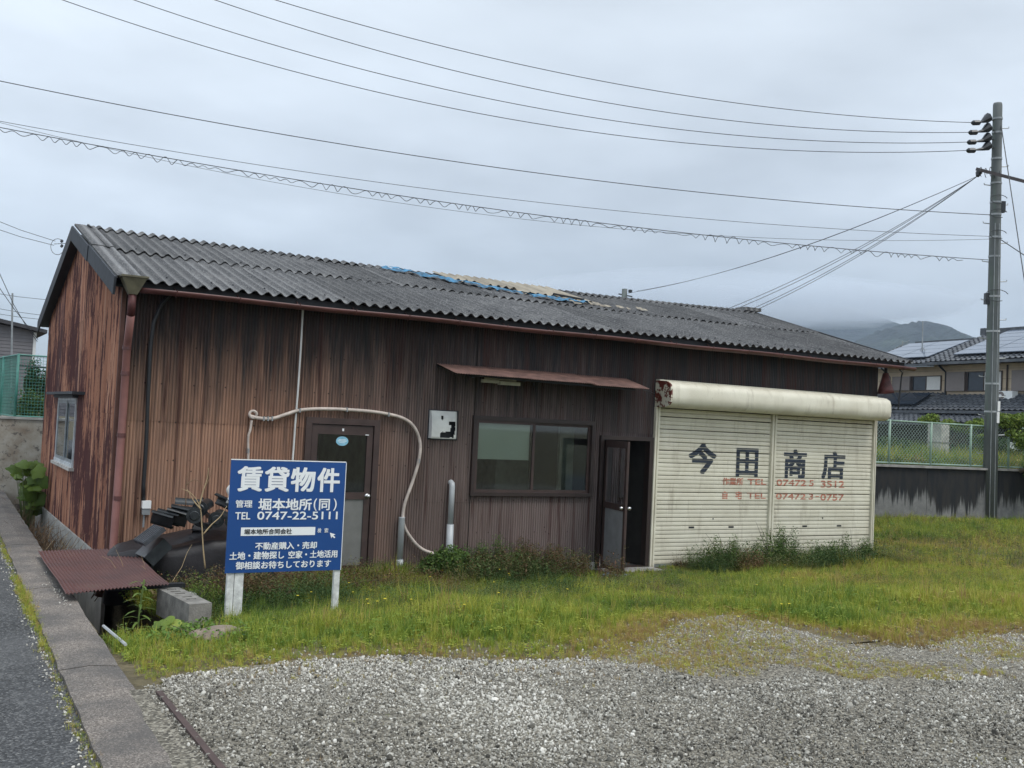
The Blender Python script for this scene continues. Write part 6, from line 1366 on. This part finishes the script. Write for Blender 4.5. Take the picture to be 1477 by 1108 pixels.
P_ = np.concatenate(P_); Sc = np.concatenate(Sc); To = np.concatenate(To); Ix = np.concatenate(Ix); n = len(P_); To = np.clip(To + .20*(Ix == 3), 0, 1); Sc = Sc*(1 + .45*((Ix == 3) & (rng.random(n) < .18)))*(.50 + .62*fbm(P_[:, 0], P_[:, 1], 3.1, 161))
rot = np.stack([rng.normal(size=n)*.12, rng.normal(size=n)*.12, rng.uniform(0, 6.28, n)], 1)
scatter('grass', P_, Sc, rot, To, Ix, protos, 'yellowing green grass covering the yard in front of and beside the shed', 'grass')
r6 = np.random.default_rng(6); hv = []; hf = []
for i in range(46):
    st_ = r6.integers(0, 7); base_ = np.array((math.cos(st_*.9), math.sin(st_*.9), 0))*.22; t_ = r6.random(); c = base_*(1 + t_*.9) + np.array((0, 0, t_)) + r6.normal(size=3)*.05
    a = r6.uniform(0, 6.3); d = np.array((math.cos(a), math.sin(a), r6.uniform(-.3, .8)))*.085; q_ = np.array((-math.sin(a), math.cos(a), .1))*.026; o_ = len(hv); hv += [tuple(c-d*.3), tuple(c+d*.4+q_), tuple(c+d), tuple(c+d*.4-q_)]; hf.append((o_, o_+1, o_+2, o_+3))
for st_ in range(7):
    b0 = np.array((math.cos(st_*.9), math.sin(st_*.9), 0))*.2; o_ = len(hv); hv += [tuple(b0-(.008, 0, 0)), tuple(b0+(.008, 0, 0)), tuple(b0*1.9+(0, 0, 1))]; hf.append((o_, o_+1, o_+2))
M['herb'] = inst_attr('mixed_herbs', [(0, (.035, .075, .02)), (.3, (.075, .125, .035)), (.5, (.13, .145, .05)), (.7, (.16, .085, .045)), (.88, (.14, .058, .038)), (1, (.27, .20, .10))], .7, .2)
HP, HS, HT = [], [], []
def herbs(x0, x1, y0, y1, nn, h0, h1_, t0, mask=None):
    x = rng.uniform(x0, x1, nn); y = rng.uniform(y0, y1, nn); ok = fbm(x, y, 1.4, 121) > .36
    if mask is not None: ok &= mask(x, y)
    x, y = x[ok], y[ok]; HP.append(np.stack([x, y, gh(y)], 1)); HS.append(rng.uniform(h0, h1_, len(x))*(.6 + .8*fbm(x, y, 1.7, 131))); HT.append(np.clip(t0 + 1.1*(fbm(x, y, 1.1, 141) - .5) + rng.normal(size=len(x))*.10, 0, 1))
herbs(.3, 2.2, -2.2, -.3, 650, .16, .36, .42)
herbs(2.1, 4.0, -1.3, -.1, 330, .10, .26, .50)
herbs(4.0, 6.6, -1.2, -.1, 650, .16, .36, .52)
herbs(.3, 6.5, -3.4, -1.3, 1300, .10, .22, .26)
herbs(8.3, 13.0, -1.1, -.12, 800, .12, .34, .34)
herbs(6.7, 8.6, -1.3, -.5, 120, .06, .13, .55)
herbs(.6, 12, -4.8, -1.5, 2200, .07, .17, .38)
herbs(13, 22, -4, 6, 1600, .12, .30, .38)
HP = np.concatenate(HP); HS = np.concatenate(HS); HT = np.concatenate(HT); n = len(HP)
scatter('low_weeds', HP, HS, np.stack([rng.normal(size=n)*.15, rng.normal(size=n)*.15, rng.uniform(0, 6.28, n)], 1), HT, rng.choice(1, n), [(hv, hf, M['herb'], False)], 'reddish brown and green low weeds mixed into the grass along the shed', 'weeds')
# terrace weeds behind the fence
n = 9000; x = rng.uniform(16, 34, n); y = rng.uniform(6.9, 15, n); ok = y > 6.9 - (x-20.4)*.1; x, y = x[ok], y[ok]; n = len(x)
scatter('terrace_weeds', np.stack([x, y, np.full(n, 1.42)], 1), rng.uniform(.25, .75, n), np.stack([rng.normal(size=n)*.1, rng.normal(size=n)*.1, rng.uniform(0, 6.28, n)], 1), np.clip(.35 + .9*(fbm(x, y, .5, 7)-.4) + rng.normal(size=n)*.15, 0, 1), rng.choice(5, n), protos, 'tall overgrown weeds on the terrace behind the chain link fence', 'weeds')
# yellow flowers
mb = MB()
for i in range(34):
    p = on_g(random.uniform(420, 1150) if i < 26 else random.uniform(1270, 1450), random.uniform(838, 915) if i < 26 else random.uniform(770, 830)); h = random.uniform(.14, .24); c = np.array((p[0], p[1], p[2] + h)); mb.tube([(p[0], p[1], p[2]), c], .002, 3, cap=False, mi=1)
    for k_ in range(7): a = 2*PI*k_/7; d = np.array((math.cos(a), math.sin(a), .35))*.016; s_ = np.array((-math.sin(a), math.cos(a), 0))*.006; mb.add([c, c + d*.5 - s_, c + d, c + d*.5 + s_], [(0, 1, 2, 3)])
o = mb.build('yellow_flowers', [simple('dandelion_yellow', (.75, .60, .04), .6, bump=0), M['leaf_dark']]); o['kind'] = 'stuff'; tag(o, 'small yellow wildflowers dotted through the grass', 'flowers')

# gravel stones ----------------------------------------------
protos = []
for s_ in range(6):
    v, f = rock((0, 0, 0), 1, random.uniform(.65, .95), random.uniform(.45, .7), s_*7.3, 1); protos.append((v, f, M['pebble'], False))
def stones(x0, x1, y0, y1, dens, mask):
    n = int((x1-x0)*(y1-y0)*dens); x = rng.uniform(x0, x1, n); y = rng.uniform(y0, y1, n); ok = mask(x, y); return x[ok], y[ok]
x, y = stones(-.76, 9.5, -10.2, -4.3, 5200, lambda x, y: in_gravel(x, y) & (rng.random(len(x)) < np.clip(2.0*fbm(x, y, 1.1, 151) - .05, .45, 1)*np.where(inpoly(x, y + 1.1*(fbm(x, y, 1.9, 153)-.5), patch_poly), np.clip(1.3*fbm(x, y, 1.6, 155) - .25, .10, 1), 1)))
near = fbm(x, y, .9, 101); sc = np.clip(rng.lognormal(-5.32, .48, len(x)), .0028, .026)*(.75 + .5*near)*np.where(inpoly(x, y + 1.1*(fbm(x, y, 1.9, 153)-.5), patch_poly), .68, 1.)
tone = np.clip(rng.normal(.50, .27, len(x)) + .8*(fbm(x, y, .8, 111) - .5) + .12*np.clip((y + 7.6)/1.2, -1, 1) + .10*np.clip((x - 1.2)/2, -1, .6), 0, 1)
n = 760; y2 = rng.uniform(-9, 2, n); x2 = -.99 + .0225*(y2-2.65)*.9 - .05 + rng.normal(size=n)*.035; y2[700:] = rng.normal(-2.7, .45, 60); x2[700:] = -.86 + rng.normal(size=60)*.03
n3 = 14000; x3 = rng.uniform(.0, 10, n3); y3 = rng.uniform(-7, -4, n3); k3 = (edge_d(x3, y3) > -.3) & (rng.random(n3) < np.exp(-np.maximum(edge_d(x3, y3), 0)*2.5)); x3, y3 = x3[k3], y3[k3]
X = np.concatenate([x, x2, x3]); Y = np.concatenate([y, y2, y3]); Z = np.concatenate([yard_z(x, y) + .008, np.where(np.arange(n) < 700, .366, .405), yard_z(x3, y3) + .004]); SCL = np.concatenate([sc, rng.uniform(.003, .010, n), rng.uniform(.005, .012, len(x3))]); T = np.concatenate([tone, rng.uniform(.3, 1, n), rng.uniform(.2, .9, len(x3))]); n = len(X)
scatter('gravel', np.stack([X, Y, Z + SCL*rng.uniform(-.2, .5, n)], 1), SCL, rng.uniform(0, 6.28, (n, 3)), T, rng.choice(6, n), protos, 'pale and dark grey crushed stone covering the front of the yard', 'gravel')
